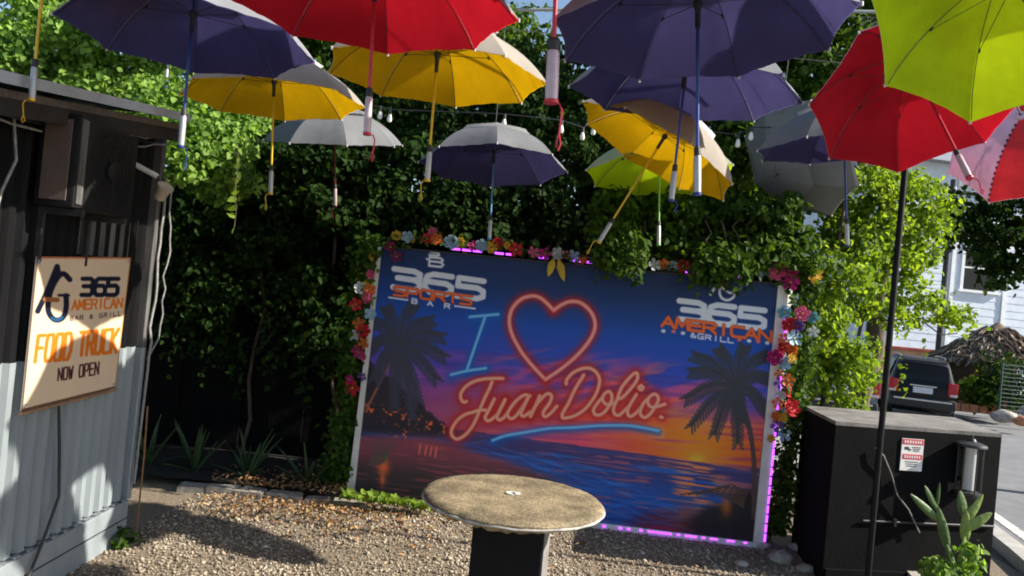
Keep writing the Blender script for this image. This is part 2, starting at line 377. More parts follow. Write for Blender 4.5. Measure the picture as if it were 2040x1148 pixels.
for k in range(3): part('small_print', plate(on_sign(0.0, -0.05-0.015*k, 0.004), 0.10-0.012*k, 0.005, 0.001, BROT), M_sblk, sg)
# wall lantern
lc = onblock(3.36, 0.88, 0.075)
lan = thing('wall_lantern', 'black wall lantern with a white tube glass on the black block', 'lamp', lc - Vector((0, 0, 0.2)))
part('roof_cap', MB().lathe([(0.0, 0.225), (0.02, 0.222), (0.03, 0.205), (0.095, 0.185), (0.10, 0.175), (0.10, 0.165), (0.0, 0.165)], 20, lc), M_dark, lan, True)
part('finial', MB().lathe([(0.0, 0.25), (0.008, 0.245), (0.008, 0.226), (0, 0.225)], 8, lc), M_dark, lan)
M_glass = mat('frosted_glass', (0.55, 0.54, 0.52), 0.35, noise=0.08, nscale=10)
part('tube_glass', MB().lathe([(0.0, -0.14), (0.043, -0.14), (0.043, 0.164), (0, 0.164)], 20, lc), M_glass, lan, True)
part('base', MB().lathe([(0.0, -0.20), (0.05, -0.20), (0.085, -0.17), (0.085, -0.155), (0, -0.1405)], 20, lc), M_dark, lan, True)
for k in range(6):
    a = R(30+60*k); q = lc + Vector((math.cos(a)*.078, math.sin(a)*.078, 0))
    part('rod', MB().tube([q + Vector((0, 0, -0.16)), q + Vector((0, 0, 0.17))], 0.005, 6), M_dark, lan)
part('back_plate', MB().box(onblock(3.36, 0.92, 0.012), (0.09, 0.02, 0.2), BROT, bev=0.004), M_dark, lan)
part('bracket', MB().tube([onblock(3.36, 0.72, 0.0), onblock(3.36, 0.69, 0.05), lc + Vector((0, 0, -0.19))], 0.008, 6), M_dark, lan)
# concrete edge of the planting bed below the cactus
M_kst = mat('kerb_stone', (0.34, 0.31, 0.27), 0.9, noise=0.35, nscale=9, bump=0.6, bscale=40)
e0, e1 = gnd(1786, 1100, 0.12), gnd(1870, 1190, 0.12); dd = (e1-e0).normalized(); nn = Vector((-dd.y, dd.x, 0))
bed = thing('planting_bed_edge', 'pale concrete edging strip of the cactus bed', 'edging', (e0.x, e0.y, 0))
for k in range(4):
    a, b = e0 + dd*(0.30*k), e0 + dd*(0.30*k+0.288); q = [a - nn*.05, b - nn*.05, b + nn*.06, a + nn*.06]
    part('edging_stone', prism(q, -0.02, 0.115+0.012*random.random()), M_kst, bed)

# ---------------------------------------------------------------- round concrete table
TC = at(1024, 988, 3.77)
tb = thing('round_table', 'round weathered concrete table on a dark square pedestal in the gravel', 'table', (TC.x, TC.y, 0))
def rough_disc():
    g = MB(); n = 96; prof = [(0.0, 0.0), (0.25, 0.001), (0.40, 0.0), (0.440, -0.003), (0.452, -0.014), (0.450, -0.036), (0.435, -0.050), (0.30, -0.050), (0.0, -0.050)]
    vs, fs = [], []
    jag = [1 + 0.006*math.sin(3*a) + random.uniform(-.006, .006) - (.014 if random.random() < .10 else 0) for a in np.linspace(0, 2*math.pi, n, endpoint=False)]
    chip = [random.uniform(-.006, .014) for _ in range(n)]
    for (r, z) in prof:
        for k in range(n):
            a = 2*math.pi*k/n; f = jag[k] if r > 0.42 else 1
            vs.append((TC.x + r*f*math.cos(a), TC.y + r*f*math.sin(a), TC.z + z + (chip[k] if z < -0.04 and r > .4 else 0)))
    for i in range(len(prof)-1):
        for k in range(n): fs.append((i*n+k, (i+1)*n+k, (i+1)*n+(k+1) % n, i*n+(k+1) % n))
    return g.add(vs, fs)
Mt = bpy.data.materials.new('terrazzo'); Mt.use_nodes = True; n_ = Mt.node_tree; b_ = n_.nodes['Principled BSDF']; b_.inputs['Roughness'].default_value = .8
tc_ = n_.nodes.new('ShaderNodeTexCoord'); vo = n_.nodes.new('ShaderNodeTexVoronoi'); vo.inputs['Scale'].default_value = 130; n_.links.new(tc_.outputs['Object'], vo.inputs['Vector'])
no = n_.nodes.new('ShaderNodeTexNoise'); no.inputs['Scale'].default_value = 7; no.inputs['Detail'].default_value = 8; n_.links.new(tc_.outputs['Object'], no.inputs['Vector'])
cr1 = n_.nodes.new('ShaderNodeValToRGB'); cr1.color_ramp.elements[0].color = (0.185, 0.145, 0.090, 1); cr1.color_ramp.elements[1].color = (0.325, 0.262, 0.165, 1); cr1.color_ramp.elements[0].position = .25; cr1.color_ramp.elements[1].position = .8
sp = n_.nodes.new('ShaderNodeSeparateColor'); n_.links.new(vo.outputs['Color'], sp.inputs[0]); n_.links.new(sp.outputs[0], cr1.inputs[0])
cr2 = n_.nodes.new('ShaderNodeValToRGB'); cr2.color_ramp.elements[0].color = (.48, .46, .42, 1); cr2.color_ramp.elements[1].color = (1.1, 1.08, 1.0, 1); cr2.color_ramp.elements[0].position = .35; cr2.color_ramp.elements[1].position = .62
n_.links.new(no.outputs['Fac'], cr2.inputs[0]); mx_ = n_.nodes.new('ShaderNodeMix'); mx_.data_type = 'RGBA'; mx_.blend_type = 'MULTIPLY'; mx_.inputs[0].default_value = 1
n_.links.new(cr1.outputs[0], mx_.inputs[6]); n_.links.new(cr2.outputs[0], mx_.inputs[7]); n_.links.new(mx_.outputs[2], b_.inputs['Base Color'])
bp_ = n_.nodes.new('ShaderNodeBump'); bp_.inputs['Strength'].default_value = .35; bp_.inputs['Distance'].default_value = .004; n_.links.new(vo.outputs['Distance'], bp_.inputs['Height']); n_.links.new(bp_.outputs[0], b_.inputs['Normal'])
top = part('table_top', rough_disc(), Mt, tb, True)
ring = MB(); ring.tube([(TC.x + math.cos(a)*.452, TC.y + math.sin(a)*.452, TC.z-.026+random.uniform(-.002, .002)) for a in np.linspace(0, 2*math.pi, 65)], 0.006, 6, cap=False)
part('edge_band', ring, mat('edge_concrete', (0.42, 0.40, 0.36), .85, noise=.5, nscale=14), top, True)
part('pedestal', MB().box((TC.x+.01, TC.y, (TC.z-.051)/2), (0.345, 0.345, TC.z-.053), R(-9), bev=0.006), mat('pedestal_paint', (0.006, 0.0063, 0.008), .75, spec=.2, noise=.35, nscale=7, bump=.3, bscale=40), tb)
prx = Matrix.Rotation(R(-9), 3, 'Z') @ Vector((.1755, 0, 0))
part('pale_side', MB().box((TC.x+.01+prx.x, TC.y+prx.y, (TC.z-.051)/2), (.004, .325, TC.z-.075), R(-9)), mat('pale_concrete', (.20, .19, .175), .85, noise=.45, nscale=9, bump=.4, bscale=50), tb)  # paler slab laid over the pedestal's right face
fit = at(1020, 978, TC.y+.03); fz = Vector((fit.x, TC.y+.03, TC.z+.001))
part('parasol_socket', MB().lathe([(0.030, 0), (0.030, 0.006), (0.016, 0.006), (0.016, 0.001), (0, 0.001)], 16, fz), mat('socket_white', (.6, .58, .54), .6), top, True)
part('broken_cap', MB().box(fz + Vector((.026, -.012, .008)), (.03, .022, .010), R(30), bev=.003), MATS['socket_white'], top)

# ================================================================ UMBRELLAS
UR = 0.55; UPHI = R(53); UH = UR*(1-math.cos(UPHI))/math.sin(UPHI)
def rib_pt(t, ang, rs=1.0, dz=0.0):
    r = UR*math.sin(t*UPHI)/math.sin(UPHI)*rs
    z = UH*(1-(1-math.cos(t*UPHI))/(1-math.cos(UPHI))) + dz
    return Vector((r*math.cos(ang), r*math.sin(ang), z))
def canopy(t0, t1, nt=14, ns=10, rs=1.0, dz=0.0, sag=0.035, sectors=range(8), wr=1.0):
    g = MB(); rw_ = random.Random(4)
    for k in sectors:
        a0, a1 = k*math.pi/4, (k+1)*math.pi/4; vs = []
        for i in range(nt+1):
            t = t0 + (t1-t0)*i/nt; p, q = rib_pt(t, a0, rs, dz), rib_pt(t, a1, rs, dz)
            for j in range(ns+1):
                s = j/ns; v = p.lerp(q, s); e = 4*s*(1-s)*t*t*sag
                v.x *= 1-e*0.9; v.y *= 1-e*0.9; v.z += e*0.10
                v.z += wr*(math.sin(7*s*math.pi + k*2.3 + 3*t)*.0022*t + math.sin(23*t + 5*s + k)*.0014*math.sin(math.pi*s) + rw_.uniform(-.0012, .0012)*math.sin(math.pi*s))
                vs.append(v)
        g.add(vs, [(i*(ns+1)+j, i*(ns+1)+j+1, (i+1)*(ns+1)+j+1, (i+1)*(ns+1)+j) for i in range(nt) for j in range(ns)])
    return g
ME_OUT = canopy(0.0, 1.0).mesh('canopy_shell'); ME_IN = canopy(0.0, 1.0, rs=0.9985, dz=-0.003).mesh('canopy_lining')
ME_VENT = canopy(0.0, 0.46, nt=5, rs=1.03, dz=0.022, sag=0.10).mesh('vent_cap')
for me in (ME_OUT, ME_IN, ME_VENT): me.polygons.foreach_set('use_smooth', [True]*len(me.polygons))
ME_RIB = MB().tube([rib_pt(t, 0, 0.98, -0.011) for t in np.linspace(0.03, 0.99, 12)], 0.0018, 5).mesh('rib')
ME_TIP = MB().lathe([(0, 0), (0.005, 0.002), (0.005, 0.016), (0, 0.02)], 8, rib_pt(1, 0, 1.0, -0.012)).mesh('rib_tip')
RUNZ = 0.045
_jt = rib_pt(0.52, 0, 0.965, -0.020)
ME_STRUT = MB().tube([Vector((0.014, 0, RUNZ+0.07)), _jt], 0.0016, 5).mesh('stretcher')
ME_JOINT = MB().box(_jt, (0.018, 0.008, 0.009), M=Matrix.Rotation(R(32), 3, 'Y'), bev=.002).mesh('joint')
M_rib = mat('rib_black', (0.02, 0.02, 0.024), 0.5)
M_tip = mat('tip_plastic', (0.55, 0.55, 0.55), 0.5)
def fabric(name, col, tl=0.55, tc=None): return mat('fabric_'+name, col, 0.75, spec=0.2, noise=0.16, nscale=4, bump=0.25, bscale=14, transl=tl, tcolor=tc)
F = {'navy': fabric('navy', (0.080, 0.072, 0.200)), 'red': fabric('red', (0.60, 0.012, 0.028)), 'yellow': fabric('yellow', (0.78, 0.46, 0.004)),
     'lime': fabric('lime', (0.66, 0.84, 0.012)), 'silver': fabric('silver', (0.40, 0.405, 0.41), 0.5, (.8, .8, .8)), 'pink': fabric('pink', (0.80, 0.55, 0.68), 0.3), 'coral': fabric('coral', (0.75, 0.05, 0.06), 0.3),
     'grey': fabric('grey', (0.25, 0.255, 0.26), 0.4, (.5, .5, .5)), 'dark': fabric('charcoal', (0.03, 0.03, 0.035), 0.1)}  # grey: silver cloth darkened, shade on the far tops put into its colour
SH = {'navy': mat('shaft_blue', (0.030, 0.055, 0.22), 0.35, metal=0.3, noise=.15, nscale=40), 'red': mat('shaft_red', (0.50, 0.03, 0.05), 0.35, metal=0.3, noise=.15, nscale=40), 'yellow': mat('shaft_yellow', (0.65, 0.42, 0.02), 0.35, metal=0.3, noise=.15, nscale=40),
      'lime': mat('shaft_green', (0.22, 0.50, 0.10), 0.35, metal=0.3, noise=.15, nscale=40), 'darkred': mat('shaft_darkred', (0.16, 0.02, 0.025), 0.4, metal=0.3, noise=.15, nscale=40), 'lblue': mat('shaft_lightblue', (0.10, 0.28, 0.45), 0.35, metal=0.3, noise=.15, nscale=40)}
M_grip = mat('grip_silver', (0.42, 0.42, 0.42), 0.4, metal=0.4, noise=.12, nscale=30, stretch=(1, 1, .1)); M_gpink = mat('grip_pink', (0.52, 0.40, 0.42), 0.4, metal=0.25, noise=.12, nscale=30)
M_collar = mat('collar_rubber', (0.025, 0.025, 0.025), 0.6)
UMB = []
def umbrella(label, lining, cx, cy, Y, hx, hy, q, phase=0.0, shaft=None, L=None, outer='silver', grip=None, sectors=None, strap=1.0, name='umbrella', sc=1.0, gr=1.0):
    """centre of the rim sighted at (cx,cy), Y metres away, end of the grip towards (hx,hy); q = how far the lining faces the viewer"""
    C = at(cx, cy, Y); V = (C-CAM).normalized()
    H = at(hx, hy, Y); S = (C-H); S = (S - V*S.dot(V))
    plen = S.length; S.normalize()
    ax = (V*q + S*math.sqrt(1-q*q)).normalized()
    if L is None: L = plen/math.sqrt(1-q*q)
    Lw = L; L = L/sc
    xx = (_R - ax*_R.dot(ax)).normalized(); yy = ax.cross(xx)
    M = Matrix((xx, yy, ax)).transposed() @ Matrix.Rotation(R(phase), 3, 'Z')
    o = thing(name, label, 'umbrella', C - ax*Lw, 'umbrellas hung overhead'); o.rotation_euler = M.to_euler(); o.scale = (sc, sc, sc)
    sh = SH[shaft or lining]
    def at_rim(nm, me, m_, rz=0.0, par=None):
        p = bpy.data.objects.new(nm, me); COL.objects.link(p); p.parent = par or o
        if par is None: p.location = (0, 0, L)
        p.rotation_euler = (0, 0, rz)
        if len(me.materials) == 0: me.materials.append(m_)
        p.material_slots[0].link = 'OBJECT'; p.material_slots[0].material = m_
        return p
    if sectors is None:
        sh_o = at_rim('canopy', ME_OUT, F[outer]); at_rim('vent_cap', ME_VENT, F[outer], par=sh_o); at_rim('lining', ME_IN, F[lining])
    else:
        for k in range(8):
            me = canopy(0, 1.0, sectors=[k]).mesh('panel'); at_rim('panel', me, F[sectors[k % len(sectors)]])
        at_rim('lining', ME_IN, F[lining])
    for k in range(8):
        rb = at_rim('rib', ME_RIB, M_rib, k*math.pi/4)
        at_rim('rib_tip', ME_TIP, M_tip, 0, rb); at_rim('stretcher', ME_STRUT, M_rib, 0, rb); at_rim('joint', ME_JOINT, M_rib, 0, rb)
    part('shaft', MB().tube([(0, 0, 0.17), (0, 0, L+UH-0.005)], 0.0065, 10), sh, o, True, world=False)
    part('runner', MB().lathe([(0.0, L+RUNZ-.02), (0.010, L+RUNZ-.02), (0.011, L+RUNZ+0.05), (0.017, L+RUNZ+0.06), (0.017, L+RUNZ+0.08), (0, L+RUNZ+0.085)], 12), M_rib, o, True, world=False)
    part('ferrule', MB().lathe([(0.016, L+UH+.012), (0.012, L+UH+.022), (0.006, L+UH+.03), (0.0045, L+UH+.075), (0, L+UH+.08)], 12), M_rib, o, True, world=False)
    gp = part('grip', MB().lathe([(0.0, 0.012), (0.0135*gr, 0.012), (0.0142*gr, 0.05), (0.0135*gr, 0.138), (0.012*gr, 0.145), (0, 0.146)], 16), grip or M_grip, o, True, world=False)
    part('collar', MB().lathe([(0.0, 0.1455), (0.0125*gr, 0.1465), (0.0125*gr, 0.172), (0.009, 0.180), (0, 0.181)], 14), M_collar, gp, True, world=False)
    part('end_cap', MB().lathe([(0.0, 0.0), (0.0145*gr, 0.0), (0.0155*gr, 0.004), (0.0155*gr, 0.011), (0, 0.0115)], 16), sh, gp, True, world=False)
    if strap:
        s = random.choice((-1, 1)); w_ = 0.02+0.02*random.random()
        pts = [(0.010*s, 0, 0.004), (0.022*s, 0.004, 0.003), (0.030*s, 0, -0.015), (0.028*s, 0.002, -0.04*strap), (0.024*s, 0, -0.065*strap), (0.018*s, 0.003, -0.085*strap), (0.024*s, -0.004, -0.098*strap), (0.030*s, -0.002, -0.085*strap), (0.025*s, 0.003, -0.06*strap)]
        part('wrist_strap', MB().tube(pts, 0.0026, 6), sh, o, True, world=False)
    if sectors:
        for k in (0, 5):
            for t in np.linspace(.12, .97, 15):
                part('piping_stitch', MB().box(rib_pt(t, k*math.pi/4, 1.0, L+.006), (.014, .012, .008), k*math.pi/4+.5), M_rib, o, world=False)
        part('hub_cap', MB().lathe([(.035, L+UH-.002), (.033, L+UH+.012), (.02, L+UH+.022), (0, L+UH+.024)], 16), F['pink'], o, True, world=False)
    UMB.append((o, C, ax, sc)); return o
umbrella('navy umbrella at upper left hanging above the kiosk roof corner', 'navy', 380, 78, 3.4, 360, 294, 0.30, 21)
umbrella('big red umbrella at the top centre with a pale pink grip', 'red', 745, 17, 2.55, 731, 270, 0.34, 4, grip=M_gpink, sc=.9)
umbrella('large yellow umbrella at top centre, partly behind the big red one', 'yellow', 868, 155, 4.05, 851, 362, 0.27, -6, sc=1.1)
umbrella('yellow umbrella below the navy one at upper left', 'yellow', 545, 201, 4.6, 539, 388, 0.23, 10)
umbrella('small silver topped umbrella with dark red shaft below the left yellow one', 'dark', 667, 286, 6.0, 668, 414, -0.02, 22, outer='grey', shaft='darkred', grip=M_gpink)
umbrella('small navy umbrella hanging right above the mural', 'navy', 983, 333, 5.7, 975, 476, 0.29, 4, shaft='lblue', outer='grey', strap=0, sc=1.03)
umbrella('largest navy umbrella at the top right of centre, cut by the frame', 'navy', 1390, 69, 2.42, 1389, 388, 0.35, 13, strap=0, sc=.88)
umbrella('navy umbrella tucked behind and below the largest navy one', 'navy', 1361, 188, 3.95, 1337, 402, 0.275, -9, strap=.5, sc=1.1)
umbrella('tilted yellow umbrella with its shaft slanting down to the left', 'yellow', 1305, 303, 4.75, 1192, 484, 0.26, 12, sc=1.02)
umbrella('small lime umbrella behind the tilted yellow one', 'lime', 1314, 351, 5.7, 1312, 488, 0.29, 8, strap=0, sc=1.04)
umbrella('red umbrella on the right, tipped so its red lining faces out', 'red', 1845, 182, 3.65, 1930, 352, 0.70, -9, L=0.60, grip=M_gpink)
umbrella('lime green umbrella at the top right corner, lining turned to the viewer', 'lime', 2036, -8, 2.66, 2160, 150, 0.86, -3, sc=.93, L=0.58)
umbrella('pink and coral panelled umbrella at the right edge showing its outside', 'pink', 2052, 278, 4.7, 2105, 420, -0.78, -2, L=0.55, shaft='red', sc=.88, sectors=['coral', 'coral', 'pink', 'pink', 'pink', 'coral', 'coral', 'pink'], strap=0)
umbrella('silver grey umbrella tipped over at right, showing its outside in patchy light', 'dark', 1592, 318, 6.3, 1690, 250, -0.74, 8, L=0.55, shaft='navy', outer='grey', strap=0)
umbrella('navy umbrella half hidden behind the tipped red one at right', 'navy', 1682, 296, 4.75, 1688, 492, 0.17, 0, outer='grey', strap=0)
umbrella('yellow umbrella cut by the top left of the frame with its long shaft', 'yellow', 92, -99, 3.2, 63, 200, 0.35, 22)
umbrella('red umbrella out of the top of the frame whose pink grip hangs in front', 'red', 1116, -225, 2.05, 1098, 210, 0.46, 0, grip=M_gpink, gr=1.3, strap=1.3)
umbrella('navy umbrella above the frame whose blue grip end shows at the top', 'navy', 1160, -168, 4.0, 1151, 40, 0.45, 0, strap=0)
umbrella('far navy umbrella hidden behind the upper left navy one, only its grip showing', 'navy', 340, 34, 6.0, 330, 176, 0.22, 0, strap=0)

# wires that carry the umbrellas, one over each row, and the cable that crosses them
M_wire = mat('steel_wire', (0.10, 0.10, 0.10), 0.5, metal=0.6)
rows = {}
for (o, C, ax, L) in UMB:
    apex = C + ax*(UH+0.07)*L; rows.setdefault(round(apex.y*1.0), []).append(apex)
def hanger_rows():
    idx = 0
    rownames = ['nearest', 'second', 'third', 'fourth', 'fifth', 'sixth']
    for k in sorted(rows):
        pts = sorted(rows[k], key=lambda p: p.x); zt = max(p.z for p in pts) + 0.18; ym = sum(p.y for p in pts)/len(pts)
        wr = thing('hanging_wire', 'thin steel wire strung overhead carrying the %s row of umbrellas' % rownames[min(idx, 5)], 'wire', (0, ym, zt), 'wires the umbrellas hang from')
        xs_ = [-4.5] + [p.x for p in pts] + [4.6]
        path = [Vector((-4.5, ym, zt+.05))] + [Vector((p.x, p.y*.5+ym*.5, zt)) for p in pts] + [Vector((4.6, ym, zt+.05))]
        part('line', MB().tube(path, 0.003, 5), M_wire, wr)
        for p, qv in zip(pts, path[1:-1]): part('hanger', MB().tube([p - Vector((0, 0, .01)), qv], 0.002, 5), M_wire, wr)
        idx += 1
hanger_rows()
# string of bulbs
M_bulb = mat('bulb_glass', (0.75, 0.73, 0.66), 0.15, spec=.7)
sl_ = thing('string_lights', 'string of small white bulbs on a dark cord sagging under the umbrellas', 'string lights', at(1020, 235, 6.2))
bulbs = [(520, 222), (640, 226), (757, 230), (776, 236), (1004, 246), (1118, 258), (1160, 272), (1182, 262), (1470, 286), (1496, 272)]
bp3 = [at(x, y, 6.25 + .15*math.sin(x*.011)) for x, y in bulbs]
cord = [at(330, 205, 6.2)] + [p + Vector((0, 0, .075)) for p in bp3] + [at(1650, 255, 6.2)]
part('cord', MB().tube(cord, 0.005, 6), M_bcable, sl_, True)
for p in bp3:
    sk = part('socket', MB().lathe([(0.0, 0.075), (0.012, 0.074), (0.013, 0.035), (0, 0.034)], 10, p), M_collar, sl_, True)
    part('bulb', MB().lathe([(0.0, -0.036), (0.014, -0.031), (0.022, -0.014), (0.019, 0.006), (0.011, 0.034), (0, 0.035)], 12, p), M_bulb, sk, True)
st = thing('ceiling_pipe', 'grey pipe running overhead behind the largest navy umbrella', 'pipe', at(1380, 20, 4.3))
part('tube', MB().tube([at(1030, 20, 4.3), at(1380, 18, 4.3), at(1760, 24, 4.3)], 0.010, 8), mat('grey_pipe', (0.30, 0.33, 0.34), .5, noise=.1, nscale=10), st, True)

# ================================================================ PLANTS
def leaf_mesh(name, P, N, size, val, droop=0.6, wid=0.9):
    n = len(P); P = np.asarray(P, float); N = np.asarray(N, float)
    N = N/np.maximum(np.linalg.norm(N, axis=1, keepdims=True), 1e-6)
    a = rng.normal(size=(n, 3)); a[:, 2] -= droop*1.6
    a -= N*np.sum(a*N, axis=1, keepdims=True); a /= np.maximum(np.linalg.norm(a, axis=1, keepdims=True), 1e-6)
    b = np.cross(N, a); L = np.asarray(size)[:, None]; w = wid*L*rng.uniform(.8, 1.15, (n, 1)); f = N*L*rng.uniform(.02, .16, (n, 1))
    V = np.empty((n, 6, 3))
    V[:, 0] = P; V[:, 1] = P + a*.22*L - b*.40*w + f; V[:, 2] = P + a*.66*L - b*.30*w + f*.9; V[:, 3] = P + a*L - f*.6
    V[:, 4] = P + a*.66*L + b*.30*w + f*.9; V[:, 5] = P + a*.22*L + b*.40*w + f
    me = bpy.data.meshes.new(name); me.vertices.add(n*6); me.vertices.foreach_set('co', V.reshape(-1))
    base = (np.arange(n)*6)[:, None]; loops = (base + np.array([[0, 1, 2, 3, 0, 3, 4, 5]])).reshape(-1)
    me.loops.add(n*8); me.loops.foreach_set('vertex_index', loops.astype(np.int32))
    me.polygons.add(n*2); me.polygons.foreach_set('loop_start', (np.arange(n*2)*4).astype(np.int32)); me.polygons.foreach_set('loop_total', np.full(n*2, 4, np.int32))
    me.update(calc_edges=True)
    at_ = me.attributes.new('v', 'FLOAT', 'POINT'); at_.data.foreach_set('value', np.repeat(np.clip(val, 0, 1), 6).astype(np.float32))
    return me
def blob(n, c, r, shell=0.55):
    """n points in an uneven ellipsoid, most of them near its skin; returns points and outward normals"""
    d = rng.normal(size=(n, 3)); d /= np.linalg.norm(d, axis=1, keepdims=True)
    k = rng.uniform(0, 1, (n, 1))**(1/3); k = np.where(rng.uniform(size=(n, 1)) < shell, 0.75 + 0.3*rng.uniform(size=(n, 1)), k)
    ph = rng.uniform(0, 6.28, 3); lump = 1 + .18*np.sin(d[:, :1]*4+ph[0]) + .16*np.sin(d[:, 1:2]*5+ph[1]) + .14*np.sin(d[:, 2:3]*6+ph[2])
    p = d*k*lump*np.asarray(r) + np.asarray(c)
    return p, d*0.7 + rng.normal(size=(n, 3))*.55
def clumps(n, c, r, m, cr):
    """n leaves gathered in m tufts spread through an ellipsoid"""
    cc, _ = blob(m, c, r, .5); P, N = [], []
    for i in range(m):
        s = cr*rng.uniform(.6, 1.3); p, q = blob(max(4, n//m), cc[i], (s, s, s*.8), .5); P.append(p); N.append(q)
    return np.vstack(P), np.vstack(N)
def facing(N, k=(0.3, -0.6, 0.5), w=0.6): return N + np.asarray(k)*w
def strand(p, length, step=0.05, wob=0.03):
    """points down a hanging runner"""
    out = []; q = np.array(p, float); v = rng.normal(size=3)*.2
    for i in range(int(length/step)):
        q = q + np.array([v[0]*.02, v[1]*.02, -step]) + rng.normal(size=3)*wob*.3; out.append(q.copy())
    return np.array(out)
def plant(name, label, cat, base, P, N, size, material, stems=(), group=None, droop=.6, wid=.9, pname='foliage'):
    o = thing(name, label, cat, base, group); me = leaf_mesh(pname, np.asarray(P) - np.array(base), N, size, rng.beta(1.6, 1.8, len(P)), droop, wid)
    link(pname, me, material, o)
    for s in stems: part(s[0], MB().tube(s[1], s[2], 6), M_bark, o, True)
    return o
M_bark = mat('bark', (0.10, 0.075, 0.05), .9, noise=.4, nscale=12, bump=.8, bscale=40)
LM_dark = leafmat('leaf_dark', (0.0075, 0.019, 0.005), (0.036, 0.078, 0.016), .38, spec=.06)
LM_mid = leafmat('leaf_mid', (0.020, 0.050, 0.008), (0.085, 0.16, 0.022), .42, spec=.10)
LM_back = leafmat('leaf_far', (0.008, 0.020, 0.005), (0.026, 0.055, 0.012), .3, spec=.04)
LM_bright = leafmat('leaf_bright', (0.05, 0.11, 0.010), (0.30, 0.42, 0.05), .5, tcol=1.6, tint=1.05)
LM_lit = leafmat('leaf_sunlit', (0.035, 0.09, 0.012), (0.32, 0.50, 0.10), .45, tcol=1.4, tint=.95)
def W(px, py, Y): return np.array(at(px, py, Y))
def pxblob(px, py, Y, rx, ry, rd, n, mode=0, m=12, cr=.22):
    c = W(px, py, Y); r = (rx*Y/FOC, rd, ry*Y/FOC)
    return blob(n, c, r) if mode == 0 else clumps(n, c, r, m, cr)
def gather(lst): return np.vstack([a for a, b in lst]), np.vstack([b for a, b in lst])
def stem(a, b, r0, r1, n=7, wob=.06):
    a, b = Vector(a), Vector(b); pts = []
    for i in range(n+1):
        t = i/n; p = a.lerp(b, t)
        if 0 < i < n: p += Vector([random.uniform(-wob, wob) for _ in range(3)])
        pts.append(p)
    return pts, [r0 + (r1-r0)*i/n for i in range(n+1)]
def stems(*ss): return [('stem', *stem(*s)) for s in ss]

# vines hanging over the black fence, left section
L_ = [pxblob(px, py, Y, rx, ry, .22, n, 1, 26, .16) for px, py, Y, rx, ry, n in
      [(350, 480, 6.9, 70, 130, 2200), (460, 470, 7.0, 90, 150, 2600), (590, 470, 7.0, 90, 160, 2600), (690, 420, 6.9, 80, 150, 2400), (400, 600, 6.95, 90, 90, 1400), (640, 620, 6.9, 70, 110, 1500), (560, 330, 7.0, 140, 90, 2400), (720, 300, 7.1, 110, 90, 2200)]]
P, N = gather(L_); X = []
for _ in range(46):
    s = strand(W(random.uniform(330, 690), random.uniform(560, 690), 6.75), random.uniform(.15, .55), .045); X.append(s + rng.normal(size=s.shape)*.02)
X = np.vstack(X); P = np.vstack([P, X]); N = np.vstack([facing(N), rng.normal(size=X.shape) + np.array([0, -1.2, 0])])
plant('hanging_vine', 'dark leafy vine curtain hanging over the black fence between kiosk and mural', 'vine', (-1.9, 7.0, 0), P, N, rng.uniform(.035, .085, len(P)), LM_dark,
      stems(((-2.4, 7.1, 0), (-2.3, 7.0, 2.6), .02, .012), ((-1.5, 7.1, 0), (-1.7, 7.0, 2.7), .022, .012), ((-1.1, 7.1, 0.1), (-1.0, 7.0, 2.6), .016, .01)))
# vine mass behind and above the mural
L_ = [pxblob(px, py, Y, rx, ry, .25, n, 1, 26, .17) for px, py, Y, rx, ry, n in
      [(820, 380, 7.0, 90, 110, 2400), (930, 420, 7.0, 90, 80, 2000), (1050, 430, 7.0, 90, 70, 1900), (860, 260, 7.2, 120, 80, 2200), (1000, 260, 7.3, 120, 80, 2200), (1120, 330, 7.1, 90, 110, 2200), (1130, 200, 7.4, 90, 90, 1600), (960, 140, 7.6, 130, 90, 2000), (760, 170, 7.5, 110, 90, 1800)]]
P, N = gather(L_)
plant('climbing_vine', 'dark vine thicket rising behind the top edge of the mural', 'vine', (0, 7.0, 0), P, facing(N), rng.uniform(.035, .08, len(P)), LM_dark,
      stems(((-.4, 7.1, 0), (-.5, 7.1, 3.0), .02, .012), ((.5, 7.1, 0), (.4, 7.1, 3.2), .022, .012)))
# overhang in front of the mural's top right
L_ = [pxblob(px, py, Y, rx, ry, rd, n, 1, 20, .12) for px, py, Y, rx, ry, rd, n in
      [(1225, 440, 6.05, 60, 50, .16, 1200), (1215, 490, 5.87, 24, 40, .07, 300), (1255, 505, 5.85, 18, 48, .06, 300), (1330, 440, 6.3, 80, 60, .25, 1900), (1430, 450, 6.3, 80, 70, .25, 2000), (1540, 450, 6.2, 80, 70, .25, 2000), (1410, 520, 5.87, 26, 36, .07, 260), (1455, 535, 5.85, 40, 30, .07, 340), (1370, 480, 6.2, 60, 35, .15, 900), (1520, 500, 6.0, 55, 25, .15, 800), (1600, 520, 6.1, 45, 60, .2, 1100)]]
P, N = gather(L_); X = []
for _ in range(34):
    s = strand(W(random.choice((1200, 1225, 1250, 1275, 1400, 1430, 1460, 1490)) + random.uniform(-12, 12), 500 + random.uniform(-20, 10), 5.82), random.uniform(.06, .30), .033); X.append(s)
X = np.vstack(X); P = np.vstack([P, X]); N = np.vstack([facing(N), rng.normal(size=X.shape) + np.array([0, -1.2, 0])])
plant('overhanging_vine', 'green vine drooping over the top right of the mural', 'vine', (1.6, 6.1, 0), P, N, rng.uniform(.035, .075, len(P)), LM_mid,
      stems(((2.3, 6.4, 0), (1.9, 6.3, 2.4), .02, .012), ((2.0, 6.3, 2.35), (.8, 6.2, 2.35), .014, .007), *[(tuple(W(px_, 440, 6.1)), tuple(W(px_+random.uniform(-15, 15), py_, 5.84)), .006, .003) for px_, py_ in ((1205, 545), (1230, 560), (1262, 570), (1285, 520), (1405, 560), (1435, 570), (1470, 575), (1500, 540))]))
